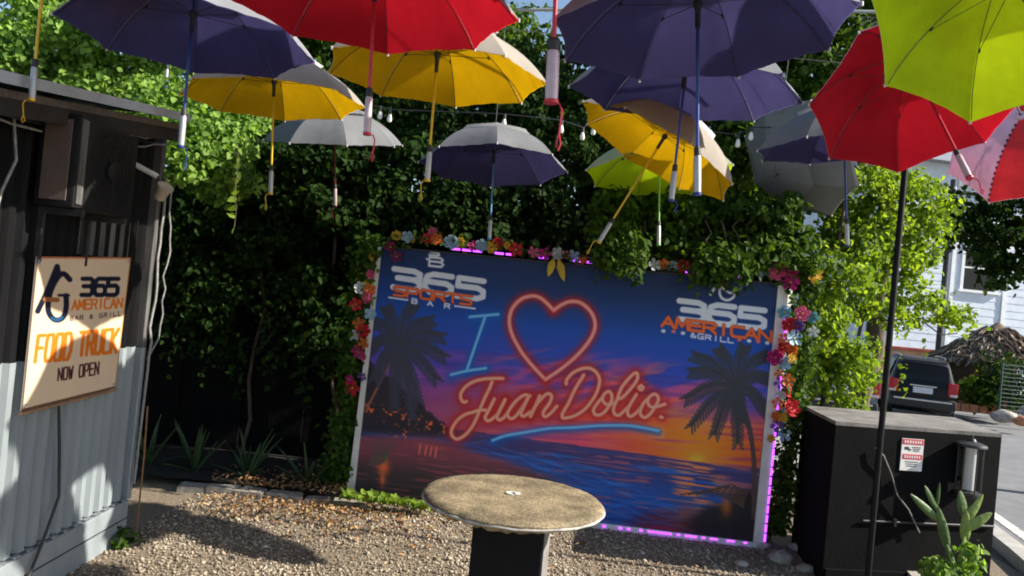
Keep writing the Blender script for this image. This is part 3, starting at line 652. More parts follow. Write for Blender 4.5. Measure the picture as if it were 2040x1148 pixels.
# bright vine on the street side
L_ = [pxblob(px, py, Y, rx, ry, rd, n, 1, 22, .13) for px, py, Y, rx, ry, rd, n in
      [(1700, 420, 6.7, 70, 90, .3, 2700), (1770, 420, 6.9, 60, 80, .3, 1900), (1840, 400, 7.0, 60, 45, .3, 700), (1670, 560, 6.5, 60, 100, .25, 2000), (1740, 560, 6.7, 55, 90, .25, 1300), (1650, 700, 6.45, 50, 90, .22, 1700), (1700, 740, 6.5, 40, 70, .2, 900), (1800, 540, 6.9, 50, 60, .2, 600), (1830, 610, 6.9, 55, 35, .18, 480), (1905, 630, 6.9, 36, 22, .12, 260), (1850, 470, 6.95, 42, 55, .2, 480), (1800, 470, 6.9, 40, 60, .2, 600), (1620, 620, 6.4, 40, 110, .2, 1000)]]
P, N = gather(L_); X = []
for a in ((1800, 700), (1812, 720), (1690, 780), (1726, 700), (1850, 650)):
    X.append(strand(W(a[0], a[1], 6.8), .35, .035))
X = np.vstack(X); P = np.vstack([P, X]); N = np.vstack([N, rng.normal(size=X.shape)])
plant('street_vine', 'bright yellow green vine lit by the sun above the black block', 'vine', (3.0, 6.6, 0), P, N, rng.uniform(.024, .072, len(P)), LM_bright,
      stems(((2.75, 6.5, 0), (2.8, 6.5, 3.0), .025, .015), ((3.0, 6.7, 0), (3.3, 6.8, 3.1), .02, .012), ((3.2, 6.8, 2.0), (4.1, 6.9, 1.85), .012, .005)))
# ivy strips on both ends of the mural
def strip(pts, Y, wpx, n, dy=.06):
    P = []
    for _ in range(n):
        i = random.randrange(len(pts)-1); t = random.random(); x = pts[i][0]*(1-t) + pts[i+1][0]*t; y = pts[i][1]*(1-t) + pts[i+1][1]*t
        P.append(W(x + random.gauss(0, wpx), y, Y + random.uniform(-dy, dy)))
    P = np.array(P); return P, rng.normal(size=P.shape)*.7 + np.array([.2, -.9, .3])
P, N = strip([(735, 470), (722, 560), (700, 700), (690, 800), (672, 900), (668, 965)], 6.36, 13, 2300, .10)
plant('ivy', 'green ivy climbing the left end of the mural', 'ivy', (-1.4, 6.35, 0), P, N, rng.uniform(.03, .06, len(P)), LM_mid, stems(((-1.38, 6.4, 0), (-1.2, 6.4, 2.0), .01, .006)))
P, N = strip([(1612, 560), (1600, 680), (1588, 780), (1570, 900), (1552, 1000), (1545, 1060)], 6.12, 15, 2600, .10)
plant('ivy', 'dark ivy between the mural and the black block', 'ivy', (2.35, 6.12, 0), P, N, rng.uniform(.03, .06, len(P)), LM_mid, stems(((2.3, 6.2, 0), (2.4, 6.2, 2.0), .01, .006)))
# low creeper along the foot of the mural
P, N = strip([(690, 982), (760, 990), (850, 1005)], 6.0, 6, 260, .05); P[:, 2] = np.clip(P[:, 2], .01, .12)
plant('creeper', 'low green creeper along the foot of the mural at left', 'plant', (-.9, 6.0, 0), P, N + np.array([0, 0, .8]), rng.uniform(.03, .07, len(P)), LM_bright, stems(((-1.25, 6.05, .02), (-.5, 5.95, .02), .005, .004)))
# weed at the kiosk foot
c = np.array(gnd(225, 1085)); P, N = blob(160, c + np.array([0.05, 0, .05]), (.10, .10, .07))
plant('weed', 'small green weed at the foot of the kiosk corner', 'plant', tuple(c), P, N + np.array([0, 0, .8]), rng.uniform(.02, .05, len(P)), LM_mid, stems((c, c + np.array([0, 0, .1]), .004, .003)))

# trees
def tree(name, label, base, topz, lst, material, ls, br=(), group='trees around the lot'):
    P, N = gather(lst); o = thing(name, label, 'tree', base, group)
    link('crown', leaf_mesh('crown', P - np.array(base), N + np.array([.25, -.15, .35]), rng.uniform(ls*.6, ls*1.3, len(P)), rng.beta(1.5, 1.7, len(P)), .5), material, o)
    pts, rs = stem(base, (base[0]+.1, base[1], topz), .13, .05, 8, .05); part('trunk', MB().tube(pts, rs, 10), M_bark, o, True)
    for b in br:
        p2, r2 = stem((base[0]+.05, base[1], topz*.75), b, .05, .012, 6, .07); part('limb', MB().tube(p2, r2, 7), M_bark, o, True)
    return o
def pb3(lst, m=30, cr=.26): return [pxblob(px, py, Y, rx, ry, rd, n, 1, m, cr) for px, py, Y, rx, ry, rd, n in lst]
tree('broadleaf_tree', 'sunlit leafy tree at upper left above the kiosk roof', (-4.2, 6.6, -0.02), 4.0, pb3(
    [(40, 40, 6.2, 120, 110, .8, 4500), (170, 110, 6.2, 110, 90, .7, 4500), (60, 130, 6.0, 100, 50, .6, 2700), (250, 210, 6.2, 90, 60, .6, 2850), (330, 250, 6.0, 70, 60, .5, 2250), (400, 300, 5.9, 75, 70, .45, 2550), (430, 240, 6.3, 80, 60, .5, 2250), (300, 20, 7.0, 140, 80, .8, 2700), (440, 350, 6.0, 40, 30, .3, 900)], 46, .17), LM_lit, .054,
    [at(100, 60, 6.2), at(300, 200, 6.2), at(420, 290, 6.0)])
X = [strand(W(474, 280, 5.55), .62, .055), strand(W(462, 320, 5.55), .45, .05), strand(W(440, 330, 5.6), .22, .045)]; X = np.vstack(X)
plant('trailing_runner', 'single pale vine runner trailing down from the left tree', 'vine', tuple(W(470, 300, 5.9)), X, rng.normal(size=X.shape) + np.array([.4, -1, .2]), rng.uniform(.045, .085, len(X)), LM_bright, [('stem', [Vector(W(472, 285, 5.9))] + [Vector(p) for p in X[:11]], .003)])
tree('garden_tree', 'dark tree behind the red and yellow umbrellas at top centre', (-0.6, 9.2, -0.1), 4.6, pb3(
    [(620, 90, 8.6, 130, 90, .8, 2200), (760, 60, 9, 150, 110, .9, 2200), (560, 200, 8.2, 110, 80, .6, 1500), (900, 60, 9.2, 130, 100, .9, 1800), (1010, 90, 9, 80, 110, .8, 1700), (1060, 190, 8.6, 90, 70, .6, 1500), (480, 60, 8.8, 120, 110, .8, 1600), (700, -120, 9, 240, 110, 1.2, 2600)], 34, .3), LM_mid, .085,
    [at(620, 90, 8.6), at(900, 60, 9.2), at(1010, 100, 9)])
tree('street_tree', 'tall green tree behind the big navy umbrella at the right', (3.9, 8.2, -0.07), 4.4, pb3(
    [(1560, 60, 7.8, 120, 110, .8, 2600), (1660, 120, 7.6, 100, 90, .7, 2300), (1740, 40, 7.8, 110, 110, .8, 2000), (1450, 40, 8.2, 110, 100, .8, 1800), (1600, 210, 7.4, 90, 60, .5, 1500), (1520, 300, 7.2, 80, 80, .4, 1600), (1400, 300, 7.3, 90, 90, .4, 1700), (1280, 280, 7.4, 90, 100, .4, 1600), (1620, -130, 8, 240, 120, 1.2, 3000), (1250, 100, 8.4, 90, 100, .6, 1200), (1840, -100, 8, 180, 130, 1.1, 1800)], 34, .26), LM_mid, .08,
    [at(1560, 60, 7.8), at(1740, 40, 7.8), at(1450, 60, 8.1)])
tree('roadside_tree', 'dark branch of a street tree in front of the pale house', (8.8, 9.6, -0.1), 3.6, pb3(
    [(1985, 460, 9.4, 75, 70, .5, 1900), (2050, 430, 9.4, 90, 90, .6, 1900), (1930, 420, 9.4, 45, 35, .3, 600), (1900, 445, 9.4, 28, 30, .2, 260), (2010, 540, 9.4, 50, 25, .3, 380), (2150, 420, 9.5, 120, 130, .9, 2000)], 26, .17), LM_dark, .075,
    [at(1985, 460, 9.4), at(1930, 430, 9.4)])

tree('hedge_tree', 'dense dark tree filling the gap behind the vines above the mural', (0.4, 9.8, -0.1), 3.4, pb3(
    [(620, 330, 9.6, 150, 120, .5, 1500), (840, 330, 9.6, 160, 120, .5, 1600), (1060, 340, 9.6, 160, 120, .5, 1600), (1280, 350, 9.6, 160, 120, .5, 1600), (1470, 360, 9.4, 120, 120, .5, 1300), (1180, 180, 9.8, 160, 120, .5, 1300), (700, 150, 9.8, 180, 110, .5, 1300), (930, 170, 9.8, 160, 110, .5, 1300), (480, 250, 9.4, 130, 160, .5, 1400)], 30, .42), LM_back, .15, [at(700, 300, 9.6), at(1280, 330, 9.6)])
# agaves in the shade
M_agave = mat('agave', (0.040, 0.080, 0.026), .5, noise=.3, nscale=9)
def agave(label, px, py, Y, n, Lr, seed):
    rr = random.Random(seed); b = at(px, py, Y); o = thing('agave', label, 'plant', (b.x, b.y, 0), 'agaves along the fence')
    for k in range(n):
        a = 2*math.pi*k/n + rr.uniform(-.25, .25); el = R(rr.uniform(20, 84)); L = Lr*rr.uniform(.7, 1.2); d = Vector((math.cos(a)*math.cos(el), math.sin(a)*math.cos(el)*.7, math.sin(el)))
        s = d.cross(Vector((0, 0, 1))).normalized(); u = s.cross(d).normalized(); vs = []
        for i in range(7):
            t = i/6; p = Vector((0, 0, .03)) + d*(L*t) - Vector((0, 0, 1))*(.10*L*t*t); w_ = L*.048*(math.sin(math.pi*(.12+.88*t)**.75)+.02)*(1 if t < 1 else .05)
            vs += [p - s*w_ + u*w_*.45, p - u*.006, p + s*w_ + u*w_*.45]
        fs = [(i*3+j, i*3+j+1, i*3+j+4, i*3+j+3) for i in range(6) for j in range(2)]
        part('blade', MB().add(vs, fs), M_agave, o, True, world=False)
agave('spiky agave with long spread blades nearest the kiosk corner but one', 385, 955, 6.45, 11, .50, 3)
agave('spiky agave in the middle of the row by the fence', 492, 960, 6.4, 11, .46, 5)
agave('spiky agave of upright blades closest to the mural', 610, 968, 6.4, 9, .44, 9)
agave('spiky agave half hidden behind the kiosk corner', 292, 950, 6.5, 8, .5, 12)
# stones edging the bed
kb = thing('bed_kerb', 'row of weathered kerb stones in front of the agaves', 'kerb', (-1.8, 6.05, 0))
x = -2.5
while x < -1.15:
    l = random.uniform(.20, .30); q = [Vector((x, 6.02+random.uniform(-.01, .01), 0)), Vector((x+l-.015, 6.02+random.uniform(-.01, .01), 0)), Vector((x+l-.02, 6.16, 0)), Vector((x+.005, 6.16, 0))]
    part('kerb_stone', prism([v_ + Vector((random.uniform(-.02, .02), random.uniform(-.03, .02), 0)) for v_ in q], -.03, random.uniform(.03, .065)), M_kst, kb); x += l
soil = MB(); soil.add([(-3.2, 6.165, .06), (-1.3, 6.165, .06), (-1.25, 7.2, .08), (-3.2, 7.2, .08)], [(0, 1, 2, 3)]); structure('planting_soil', soil, mat('dark_soil', (.010, .008, .006), .95, noise=.5, nscale=15, bump=.8, bscale=40))
# broken stones by the block
for k, (px, py, s, lb) in enumerate([(1520, 1092, .05, 'small broken stone nearest the mural corner'), (1556, 1118, .075, 'largest pale broken stone at the foot of the black block'), (1590, 1098, .06, 'grey broken stone against the black block'), (1605, 1138, .05, 'pale broken stone at the bottom edge beside the black block'), (1478, 1128, .04, 'small pale stone out on the gravel right of the table')]):
    p = gnd(px, py); bm = bmesh.new(); bmesh.ops.create_icosphere(bm, subdivisions=2, radius=1)
    for v in bm.verts: v.co = Vector((v.co.x*s*1.3, v.co.y*s, v.co.z*s*.7))*(1 + random.uniform(-.16, .16))
    me = bpy.data.meshes.new('rubble_stone'); bm.to_mesh(me); bm.free(); o = link('rubble_stone', me, M_kst); o.location = p + Vector((0, 0, s*.35)); tag(o, lb, 'stone', 'rubble stones by the block')

# cactus in front of the block
M_pad = mat('cactus_pad', (0.075, 0.13, 0.035), .5, noise=.35, nscale=8, bump=.8, bscale=28); M_pad_lit = mat('cactus_pad_sunlit', (0.17, 0.24, 0.05), .6, noise=.5, nscale=10, bump=.8, bscale=28)  # second pad green: sunlight on the lower right pads put into the colour
CB = gnd(1915, 1190)
cac = thing('cactus', 'green cactus with flat paddle pads in front of the black block', 'cactus', (CB.x, CB.y, 0))
def pad(px0, py0, px1, py1, wpx, Y, m_, tw=0.0):
    a, b = at(px0, py0, Y), at(px1, py1, Y - .02); d = b-a; L = d.length; d.normalize(); s = d.cross(Vector((math.sin(tw), -math.cos(tw), 0))).normalized(); u = s.cross(d); w_ = wpx*Y/FOC
    g = MB(); vs = []; n = 9; mr = 10
    for i in range(n):
        t = i/(n-1); k = max(.12, math.sin(math.pi*(0.06+.90*t**.8))**.7) if i < n-1 else .18
        for j in range(mr):
            g_ = 2*math.pi*j/mr; vs.append(a + d*(L*t) + s*(w_*.5*k*math.cos(g_)) + u*(.013*k*math.sin(g_)))
    g.add(vs, [(i*mr+j, i*mr+(j+1) % mr, (i+1)*mr+(j+1) % mr, (i+1)*mr+j) for i in range(n-1) for j in range(mr)] + [tuple(range(mr))[::-1], tuple((n-1)*mr+j for j in range(mr))])
    part('pad', g, m_, cac, True)
for p in [(1905, 1175, 1886, 1085, 34, 5.0, 0, .1), (1888, 1095, 1868, 1010, 30, 5.02, 0, -.2), (1872, 1040, 1814, 985, 24, 5.02, 0, .1), (1868, 1018, 1842, 968, 22, 5.06, 0, .4), (1866, 1010, 1872, 962, 10, 5.06, 0, .3), (1910, 1170, 1922, 1070, 40, 4.93, 1, .3), (1922, 1080, 1925, 1018, 30, 4.96, 1, -.3), (1920, 1030, 1912, 978, 34, 5.02, 0, .2), (1926, 1040, 1958, 985, 28, 4.96, 1, .2), (1924, 1055, 1976, 1022, 32, 4.94, 1, -.1), (1935, 1150, 1950, 1085, 32, 4.9, 1, .5), (1900, 1165, 1862, 1110, 26, 4.88, 1, .2), (1915, 1030, 1950, 1000, 18, 4.98, 1, .6)]:
    pad(p[0], p[1], p[2], p[3], p[4]*.66, p[5], (M_pad, M_pad_lit)[p[6]], p[7])
a1, b1 = pxblob(1880, 1136, 4.85, 40, 22, .12, 240); a2, b2 = pxblob(1930, 1110, 4.84, 22, 34, .10, 110); P, N = np.vstack([a1, a2]), np.vstack([b1, b2]); plant('succulent', 'pale leafy succulent sprouting below the cactus', 'plant', (CB.x-.1, CB.y, 0), P, N + np.array([.2, -.3, .5]), rng.uniform(.025, .06, len(P)), LM_lit, stems(((CB.x-.1, CB.y, 0), tuple(W(1880, 1110, 4.85)), .006, .004)))

# ---------------------------------------------------------------- gravel and fallen leaves

def pebbles(name, n, xr, yr, smin, smax, cols, keep):
    P = np.column_stack([rng.uniform(*xr, n), rng.uniform(*yr, n)]); P = P[keep(P)]
    pat = .5 + .25*np.sin(P[:, 0]*3.1+1) * np.cos(P[:, 1]*4.3) + .25*np.sin(P[:, 0]*7.3 - P[:, 1]*5.1) * np.cos(P[:, 0]*2.2 + P[:, 1]*8.7); ok_ = rng.uniform(size=len(P)) > .55*np.clip(pat-.45, 0, 1)*2; P, pat = P[ok_], pat[ok_]; n = len(P)
    V0 = np.array([(1, 0, 0), (-1, 0, 0), (0, 1, 0), (0, -1, 0), (0, 0, 1), (0, 0, -1)], float); Fc = np.array([(0, 2, 4), (2, 1, 4), (1, 3, 4), (3, 0, 4), (2, 0, 5), (1, 2, 5), (3, 1, 5), (0, 3, 5)])
    s = rng.uniform(smin, smax, (n, 1, 1))*np.exp(rng.normal(0, .25, (n, 1, 1))); V = V0[None]*s*rng.uniform(.6, 1.2, (n, 6, 1))*np.array([1, .85, .6])
    a = rng.uniform(0, 6.28, n); ca, sa = np.cos(a), np.sin(a); tx = rng.uniform(-.5, .5, n)
    X = V[:, :, 0]*ca[:, None] - V[:, :, 1]*sa[:, None]; Y = V[:, :, 0]*sa[:, None] + V[:, :, 1]*ca[:, None]; Z = V[:, :, 2] + X*tx[:, None]*.5
    out = np.stack([X + P[:, :1], Y + P[:, 1:2], Z + s[:, 0]*.3*rng.uniform(.2, 1.8, (n, 1))], -1)
    me = bpy.data.meshes.new(name); me.vertices.add(n*6); me.vertices.foreach_set('co', out.reshape(-1))
    me.loops.add(n*24); me.loops.foreach_set('vertex_index', ((np.arange(n)*6)[:, None, None] + Fc[None]).reshape(-1).astype(np.int32))
    me.polygons.add(n*8); me.polygons.foreach_set('loop_start', (np.arange(n*8)*3).astype(np.int32)); me.polygons.foreach_set('loop_total', np.full(n*8, 3, np.int32)); me.update(calc_edges=True)
    at_ = me.attributes.new('v', 'FLOAT', 'POINT'); at_.data.foreach_set('value', np.repeat(np.clip(rng.uniform(0, 1, n)*.85 + .45*(.62-pat), 0, 1), 6).astype(np.float32)); return me
def rampmat(name, stops, rough=.85):
    M = bpy.data.materials.new(name); M.use_nodes = True; n = M.node_tree; b = n.nodes['Principled BSDF']; b.inputs['Roughness'].default_value = rough
    a = n.nodes.new('ShaderNodeAttribute'); a.attribute_name = 'v'; cr = n.nodes.new('ShaderNodeValToRGB')
    while len(cr.color_ramp.elements) < len(stops): cr.color_ramp.elements.new(.5)
    for e, (p, c) in zip(cr.color_ramp.elements, stops): e.position = p; e.color = (*c, 1)
    n.links.new(a.outputs['Fac'], cr.inputs[0]); n.links.new(cr.outputs[0], b.inputs['Base Color']); return M
M_peb = rampmat('pebbles', [(0, (.10, .08, .06)), (.3, (.25, .205, .15)), (.6, (.37, .305, .22)), (.85, (.46, .385, .29)), (1, (.62, .54, .44))])
keep = lambda P: (P[:, 0] > -2.34) & ~((P[:, 0] > 2.33) & (P[:, 1] > 5.25)) & ~((P[:, 0] < -1.1) & (P[:, 1] > 6.0))
me = pebbles('gravel', 78000, (-2.4, 3.9), (3.7, 7.0), .004, .0115, None, keep)
me2 = pebbles('coarse_gravel', 3600, (-2.4, 3.9), (3.7, 7.0), .012, .019, None, keep); tag(link('coarse_gravel', me2, M_peb), 'larger stones scattered among the fine gravel', 'gravel', kind='stuff')
tag(link('gravel', me, M_peb), 'pale mixed gravel covering the lot', 'gravel', kind='stuff')
n = 1900; Pl = np.column_stack([rng.normal(-1.35, .55, n), rng.normal(5.95, .34, n)]); Pl = Pl[(Pl[:, 0] > -2.3) & (Pl[:, 0] < .4) & (Pl[:, 1] < 6.9) & (Pl[:, 1] > 5)]
X2 = np.column_stack([rng.uniform(-2.2, 2.2, 220), rng.uniform(4, 6.2, 220)]); Pl = np.vstack([Pl, X2]); zz = np.where((Pl[:, 1] > 6.02) & (Pl[:, 0] < -1.2), .10, .018) + rng.uniform(0, .012, len(Pl))
me = leaf_mesh('fallen_leaves', np.column_stack([Pl, zz]), rng.normal(size=(len(Pl), 3))*.35 + np.array([0, 0, 1]), rng.uniform(.02, .05, len(Pl)), rng.uniform(0, 1, len(Pl)), 0, .6)
tag(link('fallen_leaves', me, rampmat('dry_leaf', [(0, (.10, .045, .02)), (.4, (.26, .13, .045)), (.75, (.38, .22, .08)), (1, (.36, .28, .15))], .7)), 'dry orange leaves strewn along the bed and gravel', 'fallen leaves', kind='stuff')

# ================================================================ PRINTED MURAL
def homography(dst):
    """unit square (0,0),(1,0),(1,1),(0,1) -> four drawing-space corners"""
    A, B = [], []
    for (u, v), (x, y) in zip(((0, 0), (1, 0), (1, 1), (0, 1)), dst):
        A += [[u, v, 1, 0, 0, 0, -u*x, -v*x], [0, 0, 0, u, v, 1, -u*y, -v*y]]; B += [x, y]
    h = np.linalg.solve(np.array(A, float), np.array(B, float)); return np.append(h, 1).reshape(3, 3)
def smooth_curve(pts, n=6):
    p = np.array(pts, float)
    if len(p) < 3: return p
    out = []; q = np.vstack([2*p[0]-p[1], p, 2*p[-1]-p[-2]])
    for i in range(1, len(q)-2):
        for t in np.linspace(0, 1, n, endpoint=False):
            a, b, c, d = q[i-1], q[i], q[i+1], q[i+2]
            out.append(.5*((2*b) + (-a+c)*t + (2*a-5*b+4*c-d)*t*t + (-a+3*b-3*c+d)*t**3))
    out.append(p[-1]); return np.array(out)
_lat = np.random.default_rng(5).uniform(0, 1, (64, 256))
def vnoise(x, y):
    xi, yi = np.floor(x).astype(int), np.floor(y).astype(int); fx, fy = x-xi, y-yi; fx = fx*fx*(3-2*fx); fy = fy*fy*(3-2*fy)
    g_ = lambda a, b: _lat[a % 64, b % 256]
    return (g_(xi, yi)*(1-fx) + g_(xi+1, yi)*fx)*(1-fy) + (g_(xi, yi+1)*(1-fx) + g_(xi+1, yi+1)*fx)*fy
def sstep(a, b, x): t = np.clip((x-a)/(b-a), 0, 1); return t*t*(3-2*t)
class Art:
    """colours painted on the vertices of a fine sheet: flat print only"""
    def __init__(s, nx, ny, corners):
        s.nx, s.ny = nx, ny; U, V = np.meshgrid(np.linspace(0, 1, nx), np.linspace(0, 1, ny)); s.u, s.v = U.ravel(), V.ravel()
        H = homography(corners); q = H @ np.vstack([s.u, s.v, np.ones_like(s.u)]); s.x, s.y = q[0]/q[2], q[1]/q[2]
        s.c = np.zeros((nx*ny, 3))
    def over(s, a, col, idx=None):
        a = np.asarray(a)[:, None]; col = np.asarray(col, float)
        if col.ndim == 1: col = col[None]
        if idx is None: s.c = s.c*(1-a) + col*a
        else: s.c[idx] = s.c[idx]*(1-a) + col*a
    def dist(s, pts, margin):
        p = np.asarray(pts, float); lo, hi = p.min(0)-margin, p.max(0)+margin
        idx = np.nonzero((s.x > lo[0]) & (s.x < hi[0]) & (s.y > lo[1]) & (s.y < hi[1]))[0]
        X, Y = s.x[idx], s.y[idx]; d = np.full(len(idx), 1e9)
        for a, b in zip(p[:-1], p[1:]):
            e = b-a; L2 = max(e@e, 1e-9); t = np.clip(((X-a[0])*e[0] + (Y-a[1])*e[1])/L2, 0, 1)
            d = np.minimum(d, np.hypot(X-a[0]-t*e[0], Y-a[1]-t*e[1]))
        return idx, d
    def stroke(s, pts, hw, col, soft=1.0, curve=True, alpha=1.0):
        p = smooth_curve(pts) if curve and len(pts) > 2 else np.array(pts, float)
        idx, d = s.dist(p, hw+soft+2); s.over(alpha*(1-sstep(hw-soft, hw+soft, d)), col, idx)
    def glow(s, pts, sig, col, alpha, curve=True):
        p = smooth_curve(pts) if curve and len(pts) > 2 else np.array(pts, float)
        idx, d = s.dist(p, sig*3); s.over(alpha*np.exp(-(d/sig)**2), col, idx)
    def text(s, txt, org, right, down, adv, hw, col, soft=.8, gw=.78):
        org, right, down = (np.array(q, float) for q in (org, right, down))
        for k, ch in enumerate(txt):
            for st_ in GLYPH.get(ch, []):
                pts = [org + right*(adv*k + gx*gw) + down*(1-gy) for gx, gy in st_]
                s.stroke(pts, hw, col, soft, curve=False)
GLYPH = {
 '3': [[(0,1),(.78,1),(1,.88),(1,.64),(.8,.54),(.15,.54)], [(.8,.54),(1,.42),(1,.12),(.8,0),(0,0)]],
 '6': [[(1,1),(.3,1),(.06,.86),(0,.6),(0,.2),(.2,0),(.8,0),(1,.16),(1,.42),(.8,.57),(.05,.57)]],
 '5': [[(1,1),(.05,1),(.02,.56),(.78,.58),(1,.44),(1,.14),(.78,0),(0,0)]],
 'S': [[(1,1),(.12,1),(0,.85),(.1,.55),(.9,.45),(1,.15),(.88,0),(0,0)]], 'P': [[(0,0),(0,1),(.85,1),(1,.8),(.85,.45),(0,.45)]],
 'O': [[(.15,0),(0,.2),(0,.8),(.15,1),(.85,1),(1,.8),(1,.2),(.85,0),(.15,0)]], 'R': [[(0,0),(0,1),(.85,1),(1,.8),(.85,.5),(0,.5)], [(.5,.5),(1,0)]],
 'T': [[(0,1),(1,1)], [(.5,1),(.5,0)]], 'A': [[(0,0),(.5,1),(1,0)], [(.22,.35),(.78,.35)]], 'M': [[(0,0),(.1,1),(.5,.25),(.9,1),(1,0)]],
 'E': [[(1,1),(0,1),(0,0),(1,0)], [(0,.52),(.85,.52)]], 'I': [[(.5,0),(.5,1)]], 'C': [[(1,1),(.15,1),(0,.8),(0,.2),(.15,0),(1,0)]], 'N': [[(0,0),(0,1),(1,0),(1,1)]],
 'B': [[(0,0),(0,1),(.8,1),(.95,.78),(.8,.53),(0,.53)], [(.8,.53),(1,.28),(.85,0),(0,0)]], 'G': [[(1,1),(.15,1),(0,.8),(0,.2),(.15,0),(1,0),(1,.48),(.55,.48)]],
 'L': [[(0,1),(0,0),(1,0)]], 'F': [[(0,0),(0,1),(1,1)], [(0,.52),(.8,.52)]], 'D': [[(0,0),(0,1),(.7,1),(1,.7),(1,.3),(.7,0),(0,0)]], 'U': [[(0,1),(0,.2),(.2,0),(.8,0),(1,.2),(1,1)]],
 'K': [[(0,0),(0,1)], [(1,1),(.05,.5),(1,0)]], 'W': [[(0,1),(.25,0),(.5,.75),(.75,0),(1,1)]], '&': [[(1,0),(.2,.75),(.4,1),(.65,.8),(.05,.3),(.3,0),(.6,.05),(1,.45)]], '*': [[(.2,.5),(.8,.5)], [(.5,.2),(.5,.8)]], ' ': []}
def vertex_sheet(name, art, P00, P10, P11, P01, off, parent, mname, gain, rough=.45):
    u, v = art.u[:, None], art.v[:, None]; o0 = np.array(wloc(parent))
    Pm = (np.array(P00)*(1-u)*(1-v) + np.array(P10)*u*(1-v) + np.array(P11)*u*v + np.array(P01)*(1-u)*v) + np.array(off) - o0
    nx, ny = art.nx, art.ny; me = bpy.data.meshes.new(name); me.vertices.add(nx*ny); me.vertices.foreach_set('co', Pm.reshape(-1))
    i = (np.arange(ny-1)[:, None]*nx + np.arange(nx-1)[None]).ravel(); q = np.stack([i, i+nx, i+nx+1, i+1], -1)
    me.loops.add(q.size); me.loops.foreach_set('vertex_index', q.reshape(-1).astype(np.int32)); k = len(q)
    me.polygons.add(k); me.polygons.foreach_set('loop_start', (np.arange(k)*4).astype(np.int32)); me.polygons.foreach_set('loop_total', np.full(k, 4, np.int32)); me.update(calc_edges=True)
    ca = me.color_attributes.new('print', 'FLOAT_COLOR', 'POINT'); lin = s2l(np.clip(art.c/255., 0, 1))*gain; lin = lin*np.minimum(1, .88/np.maximum(lin.max(1, keepdims=True), 1e-6))
    ca.data.foreach_set('color', np.column_stack([lin, np.ones(len(lin))]).astype(np.float32).ravel())
    M = bpy.data.materials.new(mname); M.use_nodes = True; n = M.node_tree; b = n.nodes['Principled BSDF']; b.inputs['Roughness'].default_value = rough; b.inputs['Specular IOR Level'].default_value = .25
    a = n.nodes.new('ShaderNodeVertexColor'); a.layer_name = 'print'; n.links.new(a.outputs[0], b.inputs['Base Color'])
    return link(name, me, M, parent)

PC = [(762, 493), (1549, 568), (1499, 1079), (707, 979)]
PBL, PBR = gnd(707, 979, .055), gnd(1499, 1079, .045)
pdir = (PBR-PBL); pdir.z = 0; pdir.normalize(); pn = Vector((pdir.y, -pdir.x, 0))          # pn points to the viewer
def onplane(px, py, off=0.0):
    d = _F + _R*((px-1020)/FOC) - _U*((py-574)/FOC); o = PBL + pn*off
    return CAM + d*((o-CAM).dot(pn)/d.dot(pn))
PTL, PTR = onplane(762, 493), onplane(1549, 568)
mur = thing('photo_mural', 'large printed sunset beach mural reading I heart Juan Dolio in neon script', 'mural', ((PBL+PBR)/2).xy.to_3d())
A = Art(640, 372, PC); x, y = A.x, A.y
yh = 918 + (x-1388)*.132; yt = 493 + (x-762)*.0953; t = (y-yt)/(yh-yt)
def ramp(t, stops):
    ps = [s_[0] for s_ in stops]; cs = np.array([s_[1] for s_ in stops], float); return np.stack([np.interp(t, ps, cs[:, i]) for i in range(3)], -1)
A.c = ramp(t, [(0, (18, 34, 64)), (.16, (17, 40, 82)), (.36, (19, 58, 132)), (.52, (36, 58, 142)), (.66, (62, 54, 132)), (.8, (86, 50, 116)), (1, (120, 56, 92))])
st1 = vnoise(x/150+3, (y-.06*x)/7); st2 = vnoise(x/60+9, (y-.10*x)/4); st3 = vnoise(x/90, (y+.22*x)/11)
cl = sstep(.42, .62, t)*(1-sstep(.95, 1.05, t))
A.over(.8*cl*sstep(.40, .72, st3)*sstep(880, 1100, x), (172, 66, 100)); A.over(.7*cl*sstep(.5, .78, vnoise(x/45+7, (y+.15*x)/9))*np.exp(-((x-1270)/170)**2), (205, 84, 66)); A.over(.5*cl*sstep(.5, .85, st1), (112, 60, 140)); A.over(.35*cl*sstep(.55, .8, st2), (40, 38, 105))
dx = x-1388; wsun = np.exp(-(dx/390)**2)*sstep(.64, .88, t)*(t < 1.0)
A.over(.96*wsun, np.stack([224+0*x, 70+62*np.exp(-(dx/120)**2), 28+0*x], -1)); A.over(.75*wsun*sstep(.42, .75, st1), (112, 40, 76)); A.over(.45*wsun*sstep(.5, .8, st2), (238, 140, 60))
A.over(.5*np.exp(-((x-1140)/150)**2)*sstep(.78, .98, t)*(t < 1), (150, 60, 120))
rs_ = np.hypot(dx, (y-916)*1.3); A.over(.95*np.exp(-(rs_/46)**2)*(t < 1.01), (240, 150, 45)); A.over(np.exp(-(rs_/15)**2)*(t < 1.01), (250, 205, 70))
sea = t >= 1; ds = y-yh
seac = ramp(ds, [(0, (60, 46, 84)), (30, (44, 46, 92)), (70, (30, 62, 124)), (115, (24, 62, 132)), (170, (34, 36, 70))])
A.over(sea.astype(float), seac); sw = vnoise(x/110, (y-.12*x)/6+40); sw2 = vnoise(x/40, (y-.12*x)/3.2+80)
A.over(.65*sea*sstep(.5, .75, sw)*sstep(0, 20, ds), (30, 86, 160)); A.over(.75*sea*sstep(.55, .8, sw2), (72, 52, 92)); A.over(.4*sea*sstep(.62, .85, sw2)*sstep(980, 1300, x), (190, 98, 82))
A.over(.75*sea*np.exp(-(dx/48)**2)*sstep(.35, .7, sw2)*(1-sstep(60, 130, ds)), (228, 128, 60))
